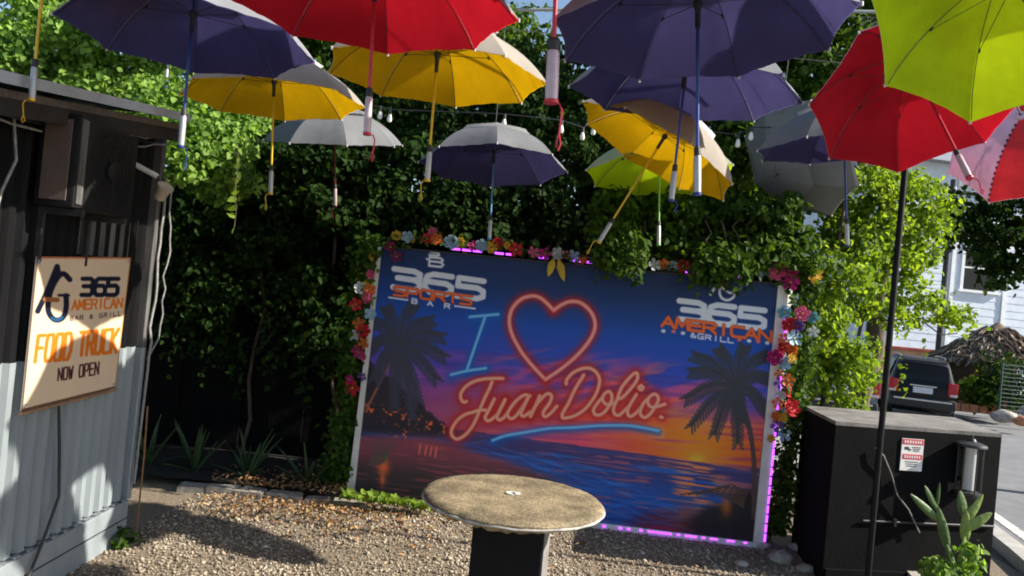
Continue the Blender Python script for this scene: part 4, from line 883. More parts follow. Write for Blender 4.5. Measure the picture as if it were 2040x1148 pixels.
A.over(.85*sea*sstep(1250, 1330, x + (y-1010)*.9)*sstep(95, 130, ds), np.stack([72+30*sw, 26+0*x, 34+0*x], -1)); A.over(.6*np.exp(-(((x-1368)/30)**2 + ((y-1030)/30)**2)), (150, 66, 30))
for k in range(9):
    f0 = 868 + k*11; fx = np.linspace(880 + k*22, 1180 + k*34, 12); A.stroke([(q, f0 + (q-880)*.20 + 5*math.sin(q*.05 + k*1.7) + 3*math.sin(q*.13 + k)) for q in fx], 1.6, (60, 112, 178), 2.2, alpha=.30)
    A.stroke([(q, f0 + 5 + (q-880)*.20 + 5*math.sin(q*.05 + k*1.7)) for q in fx], 2.6, (24, 42, 96), 2.4, alpha=.28)
# beach and dark bush on the left
shore = 862 + np.maximum(x-870, 0)*.42 + 16*np.sin(x*.012); bch = sea*(1-sstep(-14, 14, shore - y + (x-940)*.0)) 
bch = sea*sstep(-10, 14, (y - (868 + np.clip(x-860, 0, 999)*.34)))*(1-sstep(1060, 1180, x))
A.over(bch, ramp(y - .09*x, [(775, (118, 54, 66)), (830, (96, 50, 62)), (872, (52, 42, 46)), (905, (40, 38, 40))]))
A.over(.5*bch*sstep(.6, .85, sw2), (140, 62, 70))
hill = 700 + np.clip(x-735, 0, 999)*.86 + 12*vnoise(x/12, y*0) + 8*vnoise(x/5, y*0); hl = sstep(0, 9, y-hill)*(1-sstep(852, 872, y-.05*(x-740)))*(1-sstep(890, 925, x))
A.over(.95*hl, (31, 29, 36)); A.over(hl*sstep(.66, .8, vnoise(x/5, y/5))*np.exp(-((y-(818+.24*(x-740)))/13)**2), (205, 92, 40))
A.over(.9*sstep(.55, .8, vnoise(x/4, y/5))*np.exp(-(((x-805)/18)**2 + ((y-868)/11)**2)), (215, 105, 45))
for fx in (838, 850, 860, 870): A.stroke([(fx, 885+(fx-838)*.2), (fx-3, 903+(fx-838)*.2)], 1.8, (170, 80, 70), 1.2)
A.over(.9*np.exp(-(((x-764)/11)**2 + ((y-930)/16)**2)), (205, 92, 45)); A.over(.8*np.exp(-(((x-762)/5)**2 + ((y-955)/14)**2)), (190, 90, 50)); A.stroke([(770, 905), (764, 918)], 4, (60, 80, 40), 3)
for k in range(9): A.stroke([(735+k*3, 925), (745+k*4, 895), (728+k*9, 868+abs(k-4)*4)], 1.2, (70, 60, 58), 1)
# dark planting lower right
A.over(.95*sstep(0, 40, (y-975) + (x-1430)*.5 - 30*vnoise(x/30, y/30))*sstep(1330, 1400, x), (26, 24, 27)); A.over(.85*np.exp(-(((x-1447)/11)**2 + ((y-1008)/20)**2)), (150, 78, 36))
for k in range(10): A.stroke([(1480, 1010), (1470-k*8+20, 965-abs(k-4)*-3), (1500-k*16, 985)], 1.4, (62, 48, 38), 1)
def palm(hub, ends, trunk, dk, tr, tw):
    A.stroke(trunk, tw, tr, 1.5)
    for (ex, ey) in ends:
        m_ = ((hub[0]+ex)/2, (hub[1]+ey)/2 - 16); cv = smooth_curve([hub, m_, (ex, ey)], 8); A.stroke(cv, 3.0, dk, 2, curve=False)
        d = np.diff(cv, axis=0); d = np.vstack([d, d[-1:]]); d /= np.linalg.norm(d, axis=1, keepdims=True)
        for q, e in zip(cv[2:], d[2:]):
            for sgn in (-1, 1):
                nrm = np.array([-e[1], e[0]])*sgn; L_f = 16*(1-.35*abs(np.linalg.norm(q-np.array(hub))/100-.5)); tip = q + e*L_f*.75 + nrm*L_f*.75 + np.array([0, 5]); A.stroke([q, tip], 2.3, dk, 1.6, curve=False, alpha=.85)
palm((790, 690), [(742, 640), (772, 612), (822, 606), (858, 636), (880, 668), (884, 708), (868, 752), (834, 796), (822, 828), (786, 806), (748, 752), (738, 690)], [(786, 705), (762, 752), (729, 818)], (44, 47, 60), (112, 68, 58), 2.4)
palm((1466, 772), [(1384, 706), (1378, 738), (1368, 792), (1378, 846), (1424, 862), (1434, 694), (1482, 690), (1524, 704), (1535, 752), (1524, 812), (1478, 836), (1470, 880)], [(1468, 780), (1490, 840), (1502, 920), (1502, 1030)], (42, 44, 50), (62, 50, 50), 5)
# neon lettering
def z1(l): return [(880+a/6.754, 720+b/6.754) for a, b in l]
def z2(l): return [(1100+a/6.754, 720+b/6.754) for a, b in l]
def z3(l): return [(890+a/5.74, 570+b/5.74) for a, b in l]
neon = [z1(l) for l in ([(335,535),(300,545),(265,510),(260,430),(320,340),(430,270),(560,235),(700,225),(825,225)],
  [(680,270),(640,370),(580,490),(520,630),(470,760),(400,890),(310,990),(220,1040),(160,1020),(130,960),(150,880),(220,780),(320,710),(420,680),(520,650),(620,655)],
  [(710,500),(620,680),(585,750),(620,795),(680,770),(760,690),(855,510)], [(855,510),(770,680),(745,740),(775,785),(840,750),(890,680)],
  [(1190,460),(1110,450),(1000,530),(910,650),(890,720),(930,765),(1000,730),(1100,590),(1170,470)], [(1170,470),(1090,640),(1065,700),(1100,735),(1160,700),(1200,670)],
  [(1320,460),(1260,600),(1195,735)], [(1195,735),(1270,590),(1380,460),(1445,430),(1480,470),(1450,560),(1385,650),(1365,710),(1400,740),(1470,690),(1550,600)])]
neon += [z2(l) for l in ([(190,300),(200,240),(280,150),(400,95),(510,90),(600,150),(640,250),(610,390),(540,520),(440,640),(320,720),(200,755),(140,750),(145,690),(220,560),(310,370),(425,180)],
  [(680,480),(610,560),(560,640),(570,700),(620,720),(690,690),(750,620),(800,520),(800,440),(760,400),(700,440),(680,510),(720,570),(790,575),(850,540)],
  [(880,510),(960,470),(1060,360),(1140,250),(1150,170),(1110,155),(1020,240),(930,360),(870,520),(825,640),(850,710),(910,715),(980,650),(1020,610)],
  [(1135,440),(1060,560),(1020,640),(1020,710),(1060,735),(1130,690),(1190,620)], [(1195,320),(1225,350),(1195,380),(1165,350),(1195,320)],
  [(1300,490),(1230,560),(1190,650),(1195,720),(1250,750),(1320,700),(1390,600),(1430,510),(1410,450),(1360,440),(1300,490),(1290,560),(1340,610),(1430,600),(1520,570)], [(1460,742),(1480,748)])]
heart = z3([(1222,275),(1120,170),(1040,120),(950,115),(850,150),(760,240),(720,350),(725,470),(770,600),(870,770),(1000,930),(1130,1065)]); heart2 = z3([(1130,1065),(1300,950),(1480,800),(1620,640),(1690,500),(1690,380),(1630,270),(1530,190),(1420,175),(1320,210),(1222,275)])
blue = [z3([(265,350),(590,320)]), z3([(440,350),(230,960)]), z3([(50,1010),(240,965),(450,935)])]
under = z1([(685,1060),(850,1000),(1100,955),(1400,905)]) + z2([(0,895),(300,885),(650,860),(1000,860),(1200,885),(1430,930)])
for l in neon + [heart, heart2]: A.glow(l, 12, (140, 26, 28), .85)
for l in blue + [under]: A.glow([(a, b+3) for a, b in l], 10, (14, 70, 140), .75)
for l in neon: A.stroke(l, 3.5, (240, 128, 100), 1.4); A.stroke(l, 1.9, (255, 196, 170), 1.3)
for l in (heart, heart2): A.stroke(l, 3.8, (236, 112, 104), 1.5); A.stroke(l, 2.0, (255, 190, 178), 1.4)
for l in blue + [under]: A.stroke(l, 2.9, (60, 145, 205), 1.5); A.stroke(l, 1.2, (150, 205, 240), 1.2)
# logos
GR = (176, 180, 188); OR = (196, 88, 46)
def zA(a, b): return (760+a/5.468, 420+b/5.468)
def zB(a, b): return (1300+a/7.177, 540+b/7.177)
A.text('365', zA(140, 632), (62, 8.6), (-2.5, 36), 1.02, 5.6, GR, 1.2, .84); A.text('SPORTS', zA(140, 822), (26.5, 3.4), (-1, 17), 1.0, 3.0, (44, 20, 14), 1.5, .84); A.text('SPORTS', zA(140, 822), (26.5, 3.4), (-1, 17), 1.0, 2.3, OR, 1.0, .84)
for ch, a, b in (('B', 335, 955), ('A', 505, 980), ('R', 690, 1008)): A.text(ch, zA(a, b), (13, 1.8), (-.5, 8.5), 1, 1.3, GR, .8)
A.stroke([zA(82, 942), zA(285, 970)], 1.6, GR, 1); A.stroke([zA(800, 1035), zA(1020, 1064)], 1.6, GR, 1)
A.text('S', zA(530, 415), (24, 2.6), (-1, 12), 1, 2.2, GR, 1); A.text('B', zA(525, 505), (36, 4), (-1, 17), 1, 2.2, GR, 1); A.stroke([zA(495, 525), zA(500, 530)], 2, GR, 1)
A.text('365', zB(385, 425), (59, 6.8), (-1.5, 36), 1.02, 5.6, (190, 196, 205), 1.2, .84); A.text('AMERICAN', zB(140, 645), (27.6, 3.9), (-1, 19.5), 1.0, 3.7, (60, 26, 18), 1.5, .88); A.text('AMERICAN', zB(140, 645), (27.6, 3.9), (-1, 19.5), 1.0, 2.8, OR, 1.0, .88)
for a, b, c_ in ((155, 855, GR), (300, 862, (170, 90, 90)), (435, 885, GR), (1240, 980, (170, 80, 70)), (1380, 995, GR), (1510, 1005, (180, 80, 85)), (1640, 1025, GR)): A.stroke([zB(a-8, b), zB(a+8, b+2)], 3.2, c_, 1.4)
A.text('&GRILL', zB(545, 880), (15, 2.0), (-.5, 9), 1.0, 1.2, GR, .9, .7)
A.stroke([zB(830, 335), zB(945, 150)], 2.6, GR, 1); A.stroke([zB(1050, 200), zB(975, 220), zB(960, 320), zB(1000, 395), zB(1080, 415), zB(1150, 380), zB(1170, 340)], 2.4, GR, 1); A.stroke([zB(950, 210), zB(1100, 310), zB(1150, 300)], 2.2, GR, 1)
MURAL_GAIN = 2.05
vertex_sheet('print', A, PTL, PTR, PBR, PBL, pn*0.002, mur, 'mural_print', MURAL_GAIN)
M_white = mat('white_frame', (0.70, 0.70, 0.68), .55, noise=.18, nscale=6)
def pquad(pts, off0, off1):
    q = [p + pn*off0 for p in pts] + [p + pn*off1 for p in pts]; return MB().add(q, [(3, 2, 1, 0), (4, 5, 6, 7), (0, 1, 5, 4), (1, 2, 6, 5), (2, 3, 7, 6), (3, 0, 4, 7)])
up = Vector((0, 0, 1))
part('backing_board', pquad([PTL, PTR, PBR, PBL], -.05, -.003), M_white, mur)
part('frame_side', pquad([PTR + pdir*.004, PTR + pdir*.085, PBR + pdir*.085, PBR + pdir*.004], -.06, .012), M_white, mur)
part('frame_side', pquad([PTL - pdir*.035, PTL - pdir*.004, PBL - pdir*.004, PBL - pdir*.06], -.06, .012), M_white, mur)
part('frame_top', pquad([PTL + up*.014 - pdir*.035, PTR + up*.014 + pdir*.085, PTR + up*.003 + pdir*.085, PTL + up*.003 - pdir*.035], -.06, .012), M_dark, mur)
part('frame_foot', pquad([PBL - up*.004 - pdir*.06, PBR - up*.004 + pdir*.085, PBR - up*.05 + pdir*.085, PBL - up*.06 - pdir*.06], -.06, .012), M_white, mur)
# violet light strip round the frame
M_led = mat('violet_led', (.25, .03, .4), .4, emit=(.45, .06, .95), estr=1.8)
def led(a, b, off, n, skip, w_=.018):
    for i in range(n):
        if random.random() < skip: continue
        p, q = a.lerp(b, i/n), a.lerp(b, (i+.8)/n); part('light_strip', MB().tube([p + pn*off, q + pn*off], w_*.5, 6), M_led, mur)
led(onplane(900, 496), onplane(1480, 553), .02, 26, .45); led(PTR + pdir*.09 - up*.1, PBR + pdir*.09, .016, 26, .15, .014); led(onplane(1200, 1047), PBR + pdir*.06 - up*.01, .022, 38, .45, .013)

# ---------------------------------------------------------------- artificial flowers round the mural
def flower_mesh(n, cup, wid, lay=1):
    g = MB(); fr_ = random.Random(n*7+lay)
    for l in range(lay):
        sc = 1-.35*l
        for k in range(n):
            a = 2*math.pi*(k+.5*l)/n; c_, s_ = math.cos(a), math.sin(a); e = Vector((c_, 0, s_)); t_ = Vector((-s_, 0, c_)); vs = []
            for i, (r, w_) in enumerate(((.10, .10), (.55, .5), (.85, .52), (1.0, .22))):
                d = -cup*(r**1.5)*sc - .12*l - .03*math.sin(k*2.1)
                for j in (-1, 0, 1): vs.append(e*r*sc + t_*(j*w_*wid*sc) + Vector((0, d + (.07 if j == 0 else 0) - .1*(r > .9) + fr_.uniform(-.09, .09), fr_.uniform(-.05, .05))))
            g.add(vs, [(i*3+j, i*3+j+1, i*3+j+4, i*3+j+3) for i in range(3) for j in range(2)])
    return g.mesh('petals')
FM = [flower_mesh(5, .25, .62), flower_mesh(8, .15, .5, 2), flower_mesh(6, .45, .66, 3), flower_mesh(5, .12, .72, 2)]
FCEN = MB().lathe([(0.0, -.10), (.10, -.05), (.13, .04), (.07, .1), (0, .1)], 10, (0, -.16, 0), Matrix.Rotation(R(90), 3, 'X')).mesh('flower_centre')
FCOL = {'red': (.50, .012, .02), 'orange': (.60, .14, .02), 'yellow': (.62, .38, .03), 'pale blue': (.30, .46, .58), 'white': (.50, .54, .56), 'pink': (.62, .10, .22), 'magenta': (.46, .012, .18), 'violet': (.12, .05, .28), 'teal': (.10, .30, .36), 'crimson': (.16, .006, .05)}
CCOL = {'yellow': (.14, .03, .01), 'pale blue': (.5, .5, .4), 'white': (.5, .4, .1)}
def flowers(edge, lst, text):
    cnt = {}; tot = {}
    for f in lst: tot[f[2]] = tot.get(f[2], 0) + 1
    for f in lst:
        px, py, cn = f[:3]; s = (f[3] if len(f) > 3 else 13)*6.1/FOC*1.02; k = cnt.get(cn, 0); cnt[cn] = k+1
        lab = ('only %s artificial flower %s' % (cn, text[0])) if tot[cn] == 1 else '%s %s artificial flower %s' % (ORD[k], cn, text[1])
        p = onplane(px, py, .05 + random.uniform(-.01, .03)); o = thing('artificial_flower', lab, 'flower', p, 'artificial flowers framing the mural')
        o.rotation_euler = (R(random.uniform(-25, 25)), R(random.uniform(0, 72)), R(random.uniform(-30, 30))); o.scale = (s, s, s)
        me = FM[1 if cn == 'yellow' else random.choice((0, 2, 3))]
        for nm, m2, cc_ in (('petals', me, FCOL[cn]), ('flower_centre', FCEN, CCOL.get(cn, (.55, .30, .05)))):
            c = bpy.data.objects.new(nm, m2); COL.objects.link(c); c.parent = o
            mt = mat(('petal_' if nm == 'petals' else 'centre_')+cn.replace(' ', '_'), cc_, .6, noise=.3, nscale=3, transl=.2 if nm == 'petals' else 0)
            if len(m2.materials) == 0: m2.materials.append(mt)
            c.material_slots[0].link = 'OBJECT'; c.material_slots[0].material = mt
flowers('top', [(778, 492, 'crimson', 12), (790, 470, 'yellow', 11), (790, 512, 'crimson', 13), (812, 472, 'pale blue', 13), (823, 475, 'yellow', 10), (852, 476, 'red', 13), (861, 462, 'pink', 10), (870, 476, 'orange', 12), (900, 482, 'pale blue', 15), (918, 483, 'yellow', 11), (943, 491, 'magenta', 11), (961, 489, 'pale blue', 13), (979, 493, 'yellow', 13), (991, 484, 'red', 11), (1010, 490, 'yellow', 9), (1028, 497, 'red', 15), (1062, 504, 'pink', 13), (1086, 506, 'magenta', 13), (1110, 507, 'white', 13), (1126, 509, 'pink', 10), (1142, 511, 'pale blue', 13), (1161, 517, 'orange', 10), (1283, 524, 'red', 12), (1304, 528, 'white', 13), (1322, 526, 'orange', 10), (1339, 529, 'pale blue', 11), (1361, 530, 'red', 13), (1390, 531, 'orange', 11), (1411, 531, 'yellow', 13), (1428, 535, 'white', 10), (1502, 530, 'violet', 10), (1521, 538, 'pale blue', 14), (1546, 542, 'pink', 17), (1570, 546, 'magenta', 18), (1576, 562, 'magenta', 17)], ('on the top edge of the mural', 'from the left on the top edge of the mural'))
flowers('left', [(742, 512, 'yellow', 10), (740, 546, 'pink', 10), (715, 574, 'white', 13), (727, 570, 'yellow', 10), (737, 577, 'orange', 12), (731, 593, 'pink', 13), (710, 606, 'red', 14), (737, 626, 'pale blue', 13), (715, 645, 'orange', 13), (725, 660, 'red', 14), (706, 669, 'white', 12), (726, 684, 'orange', 13), (712, 700, 'magenta', 13), (724, 708, 'pink', 11), (723, 750, 'violet', 10), (703, 772, 'red', 17), (697, 756, 'magenta', 10)], ('on the left edge of the mural', 'from the top on the left edge of the mural'))
flowers('right', [(1622, 548, 'yellow', 17), (1562, 622, 'teal', 13), (1598, 625, 'pink', 15), (1617, 632, 'teal', 12), (1571, 646, 'red', 15), (1590, 649, 'violet', 12), (1621, 661, 'white', 11), (1560, 672, 'orange', 11), (1581, 674, 'pale blue', 16), (1557, 693, 'red', 16), (1545, 712, 'magenta', 16), (1577, 697, 'orange', 12), (1577, 714, 'yellow', 11), (1562, 724, 'pale blue', 13), (1552, 744, 'orange', 10), (1553, 763, 'violet', 13), (1569, 758, 'orange', 13), (1569, 780, 'red', 12), (1556, 786, 'white', 10), (1549, 804, 'orange', 12), (1573, 813, 'red', 18), (1545, 829, 'orange', 10), (1560, 832, 'yellow', 9), (1549, 847, 'violet', 14), (1561, 866, 'pale blue', 14), (1536, 873, 'yellow', 9)], ('on the right edge of the mural', 'from the top on the right edge of the mural'))
gl = thing('leaf_garland', 'green artificial leaf garland the flowers are tied to', 'garland', onplane(1100, 505, .03))
gp_ = [onplane(a, b, .03) for a, b in ((690, 790), (712, 690), (728, 600), (745, 520), (772, 478), (860, 474), (980, 490), (1110, 506), (1280, 524), (1420, 534), (1545, 545), (1585, 600), (1582, 680), (1566, 760), (1556, 860))]
part('cord', MB().tube(gp_, .006, 5), M_agave, gl, True); Pg = []
for a, b in zip(gp_[:-1], gp_[1:]):
    for k in range(int((b-a).length/.012)): q = a.lerp(b, random.random()); Pg.append((q.x + random.gauss(0, .025), q.y - abs(random.gauss(0, .02)), q.z + random.gauss(0, .03)))
Pg = np.array(Pg); link('leaves', leaf_mesh('leaves', Pg - np.array(wloc(gl)), rng.normal(size=Pg.shape)*.6 + np.array([0, -1, .2]), rng.uniform(.03, .065, len(Pg)), rng.uniform(0, 1, len(Pg)), .2), LM_mid, gl)
yl = thing('paper_leaves', 'pair of yellow artificial leaves hanging from the mural top', 'decoration', onplane(1108, 515, .04))
for (a, b) in (((1104, 512), (1092, 552)), ((1112, 512), (1124, 562))):
    p, q = onplane(a[0], a[1], .04), onplane(b[0], b[1], .06); d = q-p; s = d.cross(pn).normalized()*.032
    part('leaf', MB().add([p, p + d*.4 - s, p + d*.75 - s*.7, q, p + d*.75 + s*.7, p + d*.4 + s, p + d*.5 + pn*.015], [(0, 1, 6), (1, 2, 6), (2, 3, 6), (3, 4, 6), (4, 5, 6), (5, 0, 6)]), mat('yellow_leaf', (.55, .38, .03), .6, noise=.2, nscale=10), yl)

# ---------------------------------------------------------------- banner on the kiosk
bn = thing('food_banner', 'cream food truck banner with orange lettering on the kiosk wall', 'banner', (KX+.05, 4.18, 1.0))
BC = [(165, 100), (765, 105), (665, 935), (65, 1085)]
def onwall(px, py, X=KX+.045):
    d = _F + _R*((px-1020)/FOC) - _U*((py-574)/FOC); return CAM + d*(X/d.x)
BQ = [onwall(20+a/3.189, 480+b/3.189) for a, b in BC]
Bn = Art(170, 200, BC); Bn.c[:] = (216, 192, 162); bx, by = Bn.x, Bn.y
Bn.over(.25*vnoise(bx/60, by/80), (190, 170, 150)); NV = (22, 26, 44); BO = (214, 112, 30)
for l, hw in (([(168, 455), (225, 330), (290, 165)], 17), ([(290, 165), (300, 210)], 15), ([(368, 250), (330, 212), (290, 240), (245, 335), (232, 440), (255, 495), (290, 512), (328, 490), (345, 430), (345, 355)], 17), ([(300, 352), (360, 352)], 9)): Bn.stroke(l, hw, NV, 4)
Bn.stroke([(215, 378), (290, 382)], 15, (150, 96, 50), 4); Bn.stroke([(255, 500), (290, 512), (318, 495)], 9, (30, 80, 120), 6)
Bn.text('365', (450, 245), (82, 0), (-8, 105), 1.0, 14, NV, 4, .82); Bn.text('AMERICAN', (385, 385), (41.5, -2), (-4, 60), 1.0, 6, BO, 3, .8); Bn.text('BAR & GRILL', (372, 488), (31, -3), (-2, 26), 1.0, 3.2, (90, 70, 64), 2, .6)
Bn.text('FOOD', (172, 612), (58, -5), (-22, 165), 1.0, 11, BO, 4, .72); Bn.text('TRUCK', (438, 590), (52, -5), (-16, 145), 1.0, 11, BO, 4, .74); Bn.text('NOW OPEN', (298, 818), (33.5, -5.5), (-5, 75), 1.0, 5, (66, 24, 32), 3, .7)
for k in range(4):
    pass
edge = np.minimum(np.minimum(Bn.u*1.0, (1-Bn.u)), np.minimum(Bn.v, 1-Bn.v)); Bn.over(.9*(1-sstep(.012, .02, 1-Bn.v)), (92, 56, 34)); Bn.over(.8*(1-sstep(.008, .016, Bn.v)), (170, 84, 36)); Bn.over(.8*(1-sstep(.010, .018, Bn.u)), (70, 48, 40)); Bn.over(.8*(1-sstep(.010, .016, 1-Bn.u)), (170, 110, 40))
vertex_sheet('print', Bn, BQ[0], BQ[1], BQ[2], BQ[3], (0.004, 0, 0), bn, 'banner_print', 1.0)
nb = Vector((1, 0, 0)); g = MB(); q = [p - nb*.001 for p in BQ] + [p + nb*.003 for p in BQ]; g.add(q, [(0, 1, 2, 3), (7, 6, 5, 4), (0, 4, 5, 1), (1, 5, 6, 2), (2, 6, 7, 3), (3, 7, 4, 0)]); part('vinyl', g, mat('vinyl', (.6, .55, .5), .5, noise=.1, nscale=8), bn)
part('hem_cord', MB().tube([BQ[3] + Vector((.006, -.01, -.012)), BQ[2] + Vector((.006, .01, -.012))], .007, 6), mat('brown_cord', (.28, .15, .07), .7, noise=.3, nscale=40), bn)
for i, p in enumerate(BQ): part('eyelet', MB().tube([p.lerp((BQ[0]+BQ[2])/2, .06) + Vector((.0055, math.cos(a)*.010, math.sin(a)*.010)) for a in np.linspace(0, 6.28, 11)], .003, 5), M_steel, bn, True)

# ================================================================ ACROSS THE STREET
# dark car driving off, seen from behind
CARP = at(1838, 833, 20.8); cz = gz(20.8) + .004
car = thing('parked_car', 'dark sport utility car on the street, seen from behind', 'car', (CARP.x-.35, 20.8, cz)); 
M_paint = mat('car_paint', (0.003, 0.0032, 0.004), .45, metal=0, coat=.05, spec=.3, noise=.15, nscale=3); M_cglass = mat('car_glass', (.004, .0045, .005), .25, spec=.35); M_tyre = mat('tyre', (.015, .015, .015), .85, noise=.3, nscale=20); M_rim = mat('rim', (.35, .35, .36), .35, metal=.8)
M_tail = mat('tail_red', (.45, .01, .015), .25, noise=.1, nscale=10); M_chrome = mat('chrome', (.6, .6, .6), .2, metal=.9); M_plast = mat('black_plastic', (.02, .02, .02), .6)
HW = .80
prof = [(-2.02, .42, .95, .95), (-1.98, .34, 1.0, 1.02), (-1.90, .30, 1.05, 1.50), (-1.72, .28, 1.06, 1.60), (-1.0, .26, 1.06, 1.66), (-.1, .26, 1.04, 1.66), (.35, .26, 1.02, 1.58), (.95, .26, 1.0, 1.04), (1.5, .28, .95, .98), (1.9, .32, .85, .88), (2.03, .42, .72, .74)]
g = MB(); vs = []
for (yy, zl, zb, zt) in prof:
    e = HW*(1 - .10*max(0, (abs(yy)-1.5)/.5)); top = HW*.72 if zt > zb + .2 else e*.92
    vs += [(-e*.86, yy, zl), (-e, yy, zl+.12), (-e*1.01, yy, zl*.4+zb*.6), (-e*.97, yy, zb), (-top, yy, zt-.05), (-top*.86, yy, zt), (top*.86, yy, zt), (top, yy, zt-.05), (e*.97, yy, zb), (e*1.01, yy, zl*.4+zb*.6), (e, yy, zl+.12), (e*.86, yy, zl)]
n = 12; g.add(vs, [(i*n+j, i*n+(j+1) % n, (i+1)*n+(j+1) % n, (i+1)*n+j) for i in range(len(prof)-1) for j in range(n)] + [tuple(range(n))[::-1], tuple((len(prof)-1)*n+j for j in range(n))])
part('body', g, M_paint, car, True, world=False)
part('rear_window', MB().add([(-.56, -1.975, 1.10), (.56, -1.975, 1.10), (.50, -1.885, 1.50), (-.50, -1.885, 1.50)], [(0, 1, 2, 3)]), M_cglass, car, world=False)
for s in (-1, 1):
    part('side_window', MB().add([(s*HW*.985, -1.55, 1.08), (s*HW*.985, -.45, 1.07), (s*HW*.765, -.45, 1.58), (s*HW*.765, -1.45, 1.56)], [(0, 1, 2, 3)]), M_cglass, car, world=False)
    part('side_window', MB().add([(s*HW*.985, -.38, 1.07), (s*HW*.985, .62, 1.06), (s*HW*.79, .28, 1.54), (s*HW*.765, -.38, 1.58)], [(0, 1, 2, 3)]), M_cglass, car, world=False)
    tl = part('tail_light', MB().box((s*.66, -2.0, .93), (.22, .10, .34), bev=.02), M_tail, car, True, world=False); part('indicator', MB().box((s*.68, -2.052, .80), (.15, .02, .06), bev=.005), mat('indicator_white', (.6, .55, .5), .3), tl, world=False)
    part('roof_rail', MB().tube([(s*.50, -1.6, 1.66), (s*.51, -1.4, 1.70), (s*.51, .0, 1.70), (s*.50, .2, 1.67)], .016, 6), M_chrome, car, True, world=False)
    part('mirror', MB().box((s*.92, .55, 1.10), (.18, .10, .14), bev=.03), M_paint, car, True, world=False)
    for yy in (-1.28, 1.28):
        Mw = Matrix.Rotation(R(90), 3, 'Y'); wh = part('wheel', MB().lathe([(.20, -.10), (.31, -.10), (.335, -.06), (.335, .06), (.31, .10), (.20, .10)], 24, (s*.70, yy, .335), Mw), M_tyre, car, True, world=False)
        part('rim', MB().lathe([(.0, -.03), (.19, -.07), (.205, -.10), (.205, .10), (.19, .07), (0, .03)], 20, (s*.70, yy, .335), Mw), M_rim, wh, True, world=False)
part('rear_bumper', MB().box((0, -2.05, .55), (1.50, .18, .26), bev=.05), M_plast, car, True, world=False)
part('bumper_strip', MB().box((0, -2.146, .62), (1.30, .02, .04), bev=.006), M_chrome, car, world=False)
part('number_plate', MB().box((0, -2.055, .86), (.44, .015, .15), bev=.004), mat('plate_white', (.6, .62, .65), .4, noise=.1, nscale=40), car, world=False)
part('plate_trim', MB().box((0, -2.05, .97), (.60, .02, .035), bev=.006), M_chrome, car, world=False)
part('roof_spoiler', MB().box((0, -1.93, 1.575), (1.0, .20, .04), bev=.012), M_paint, car, True, world=False)
car.rotation_euler = (0, 0, R(-22))
# pale boarded house
HY = 30.0; hx0 = at(1762, 560, HY).x
hs = thing('boarded_house', 'pale blue white boarded house across the street with a dark window', 'house', (hx0+6, HY, gz(30)))
M_board = mat('pale_boards', (0.60, 0.66, 0.74), .7, noise=.12, nscale=2, bump=.2, bscale=20); M_trim = mat('white_trim', (.78, .79, .80), .6, noise=.06, nscale=4)
wTL, wBR = at(1922, 505, HY), at(1990, 582, HY); wx0, wx1 = wTL.x-.25, wTL.x+1.15; wz1 = wTL.z+.30; wz0 = wz1-1.75
z = gz(30) - .1; k = 0
while z < 8.6:
    h = .30
    segs = [(hx0, hx0+13)]
    if z + h > wz0 and z < wz1: segs = [(hx0, wx0-.02), (wx1+.02, hx0+13)]
    for (a, b) in segs:
        part('board', MB().add([(a, HY, z), (b, HY, z), (b, HY+.012, z+h+.01), (a, HY+.012, z+h+.01), (a, HY+.06, z), (b, HY+.06, z), (b, HY+.06, z+h-.004), (a, HY+.06, z+h-.004)], [(0, 1, 2, 3), (1, 0, 4, 5), (3, 2, 6, 7), (0, 3, 7, 4), (2, 1, 5, 6)]), M_board, hs)
    z += h; k += 1
part('side_wall', MB().span((hx0, HY+.07, gz(30)-.1), (hx0+.1, HY+8, 8.6)), M_board, hs); part('inner_wall', MB().span((hx0+.12, HY+.30, gz(30)-.1), (hx0+13, HY+.4, 8.6)), M_kblack, hs)
for a in (hx0-.03, wx0-.55, wx1+.35): part('corner_trim', MB().span((a, HY-.05, gz(30)-.1), (a+.16, HY-.005, 8.6)), M_trim, hs)
wn = part('window', MB().span((wx0-.12, HY-.06, wz1), (wx1+.12, HY-.004, wz1+.12)).span((wx0-.12, HY-.06, wz0), (wx0, HY-.004, wz1)).span((wx1, HY-.06, wz0), (wx1+.12, HY-.004, wz1)), M_trim, hs)
for a, b in ((wz0+.02, (wz0+wz1)/2-.03), ((wz0+wz1)/2+.03, wz1)): part('pane', MB().span((wx0, HY+.02, a), (wx1, HY+.03, b)), M_cglass, wn)
part('meeting_rail', MB().span((wx0, HY, (wz0+wz1)/2-.03), (wx1, HY+.04, (wz0+wz1)/2+.03)), M_trim, wn); part('sill', MB().span((wx0-.2, HY-.12, wz0-.1), (wx1+.2, HY-.004, wz0)), M_trim, wn)
part('roof', MB().add([(hx0-.4, HY-.5, 8.6), (hx0+13.4, HY-.5, 8.6), (hx0+13.4, HY+4, 10.6), (hx0-.4, HY+4, 10.6), (hx0-.4, HY+8.5, 8.6), (hx0+13.4, HY+8.5, 8.6)], [(0, 1, 2, 3), (3, 2, 5, 4), (0, 3, 4), (1, 5, 2), (0, 4, 5, 1)]), mat('tin_roof', (.30, .31, .33), .5, metal=.4, noise=.2, nscale=2), hs)
hs.rotation_euler = (0, 0, R(7))
# orange low wall behind the car
lw = thing('garden_wall', 'low ochre and red garden wall behind the dark car', 'wall', (at(1810, 700, 27).x, 27, gz(27)))
a, b = at(1740, 680, 27), at(1890, 705, 27)
part('wall', MB().span((a.x, 27, gz(27)-.05), (b.x, 27.2, a.z-.2), bev=.01), mat('ochre_plaster', (.45, .24, .12), .85, noise=.3, nscale=2, bump=.3, bscale=12), lw); part('coping', MB().span((a.x-.05, 26.95, a.z-.198), (b.x+.05, 27.25, a.z-.10), bev=.01), mat('red_coping', (.35, .07, .05), .8, noise=.3, nscale=4), lw)
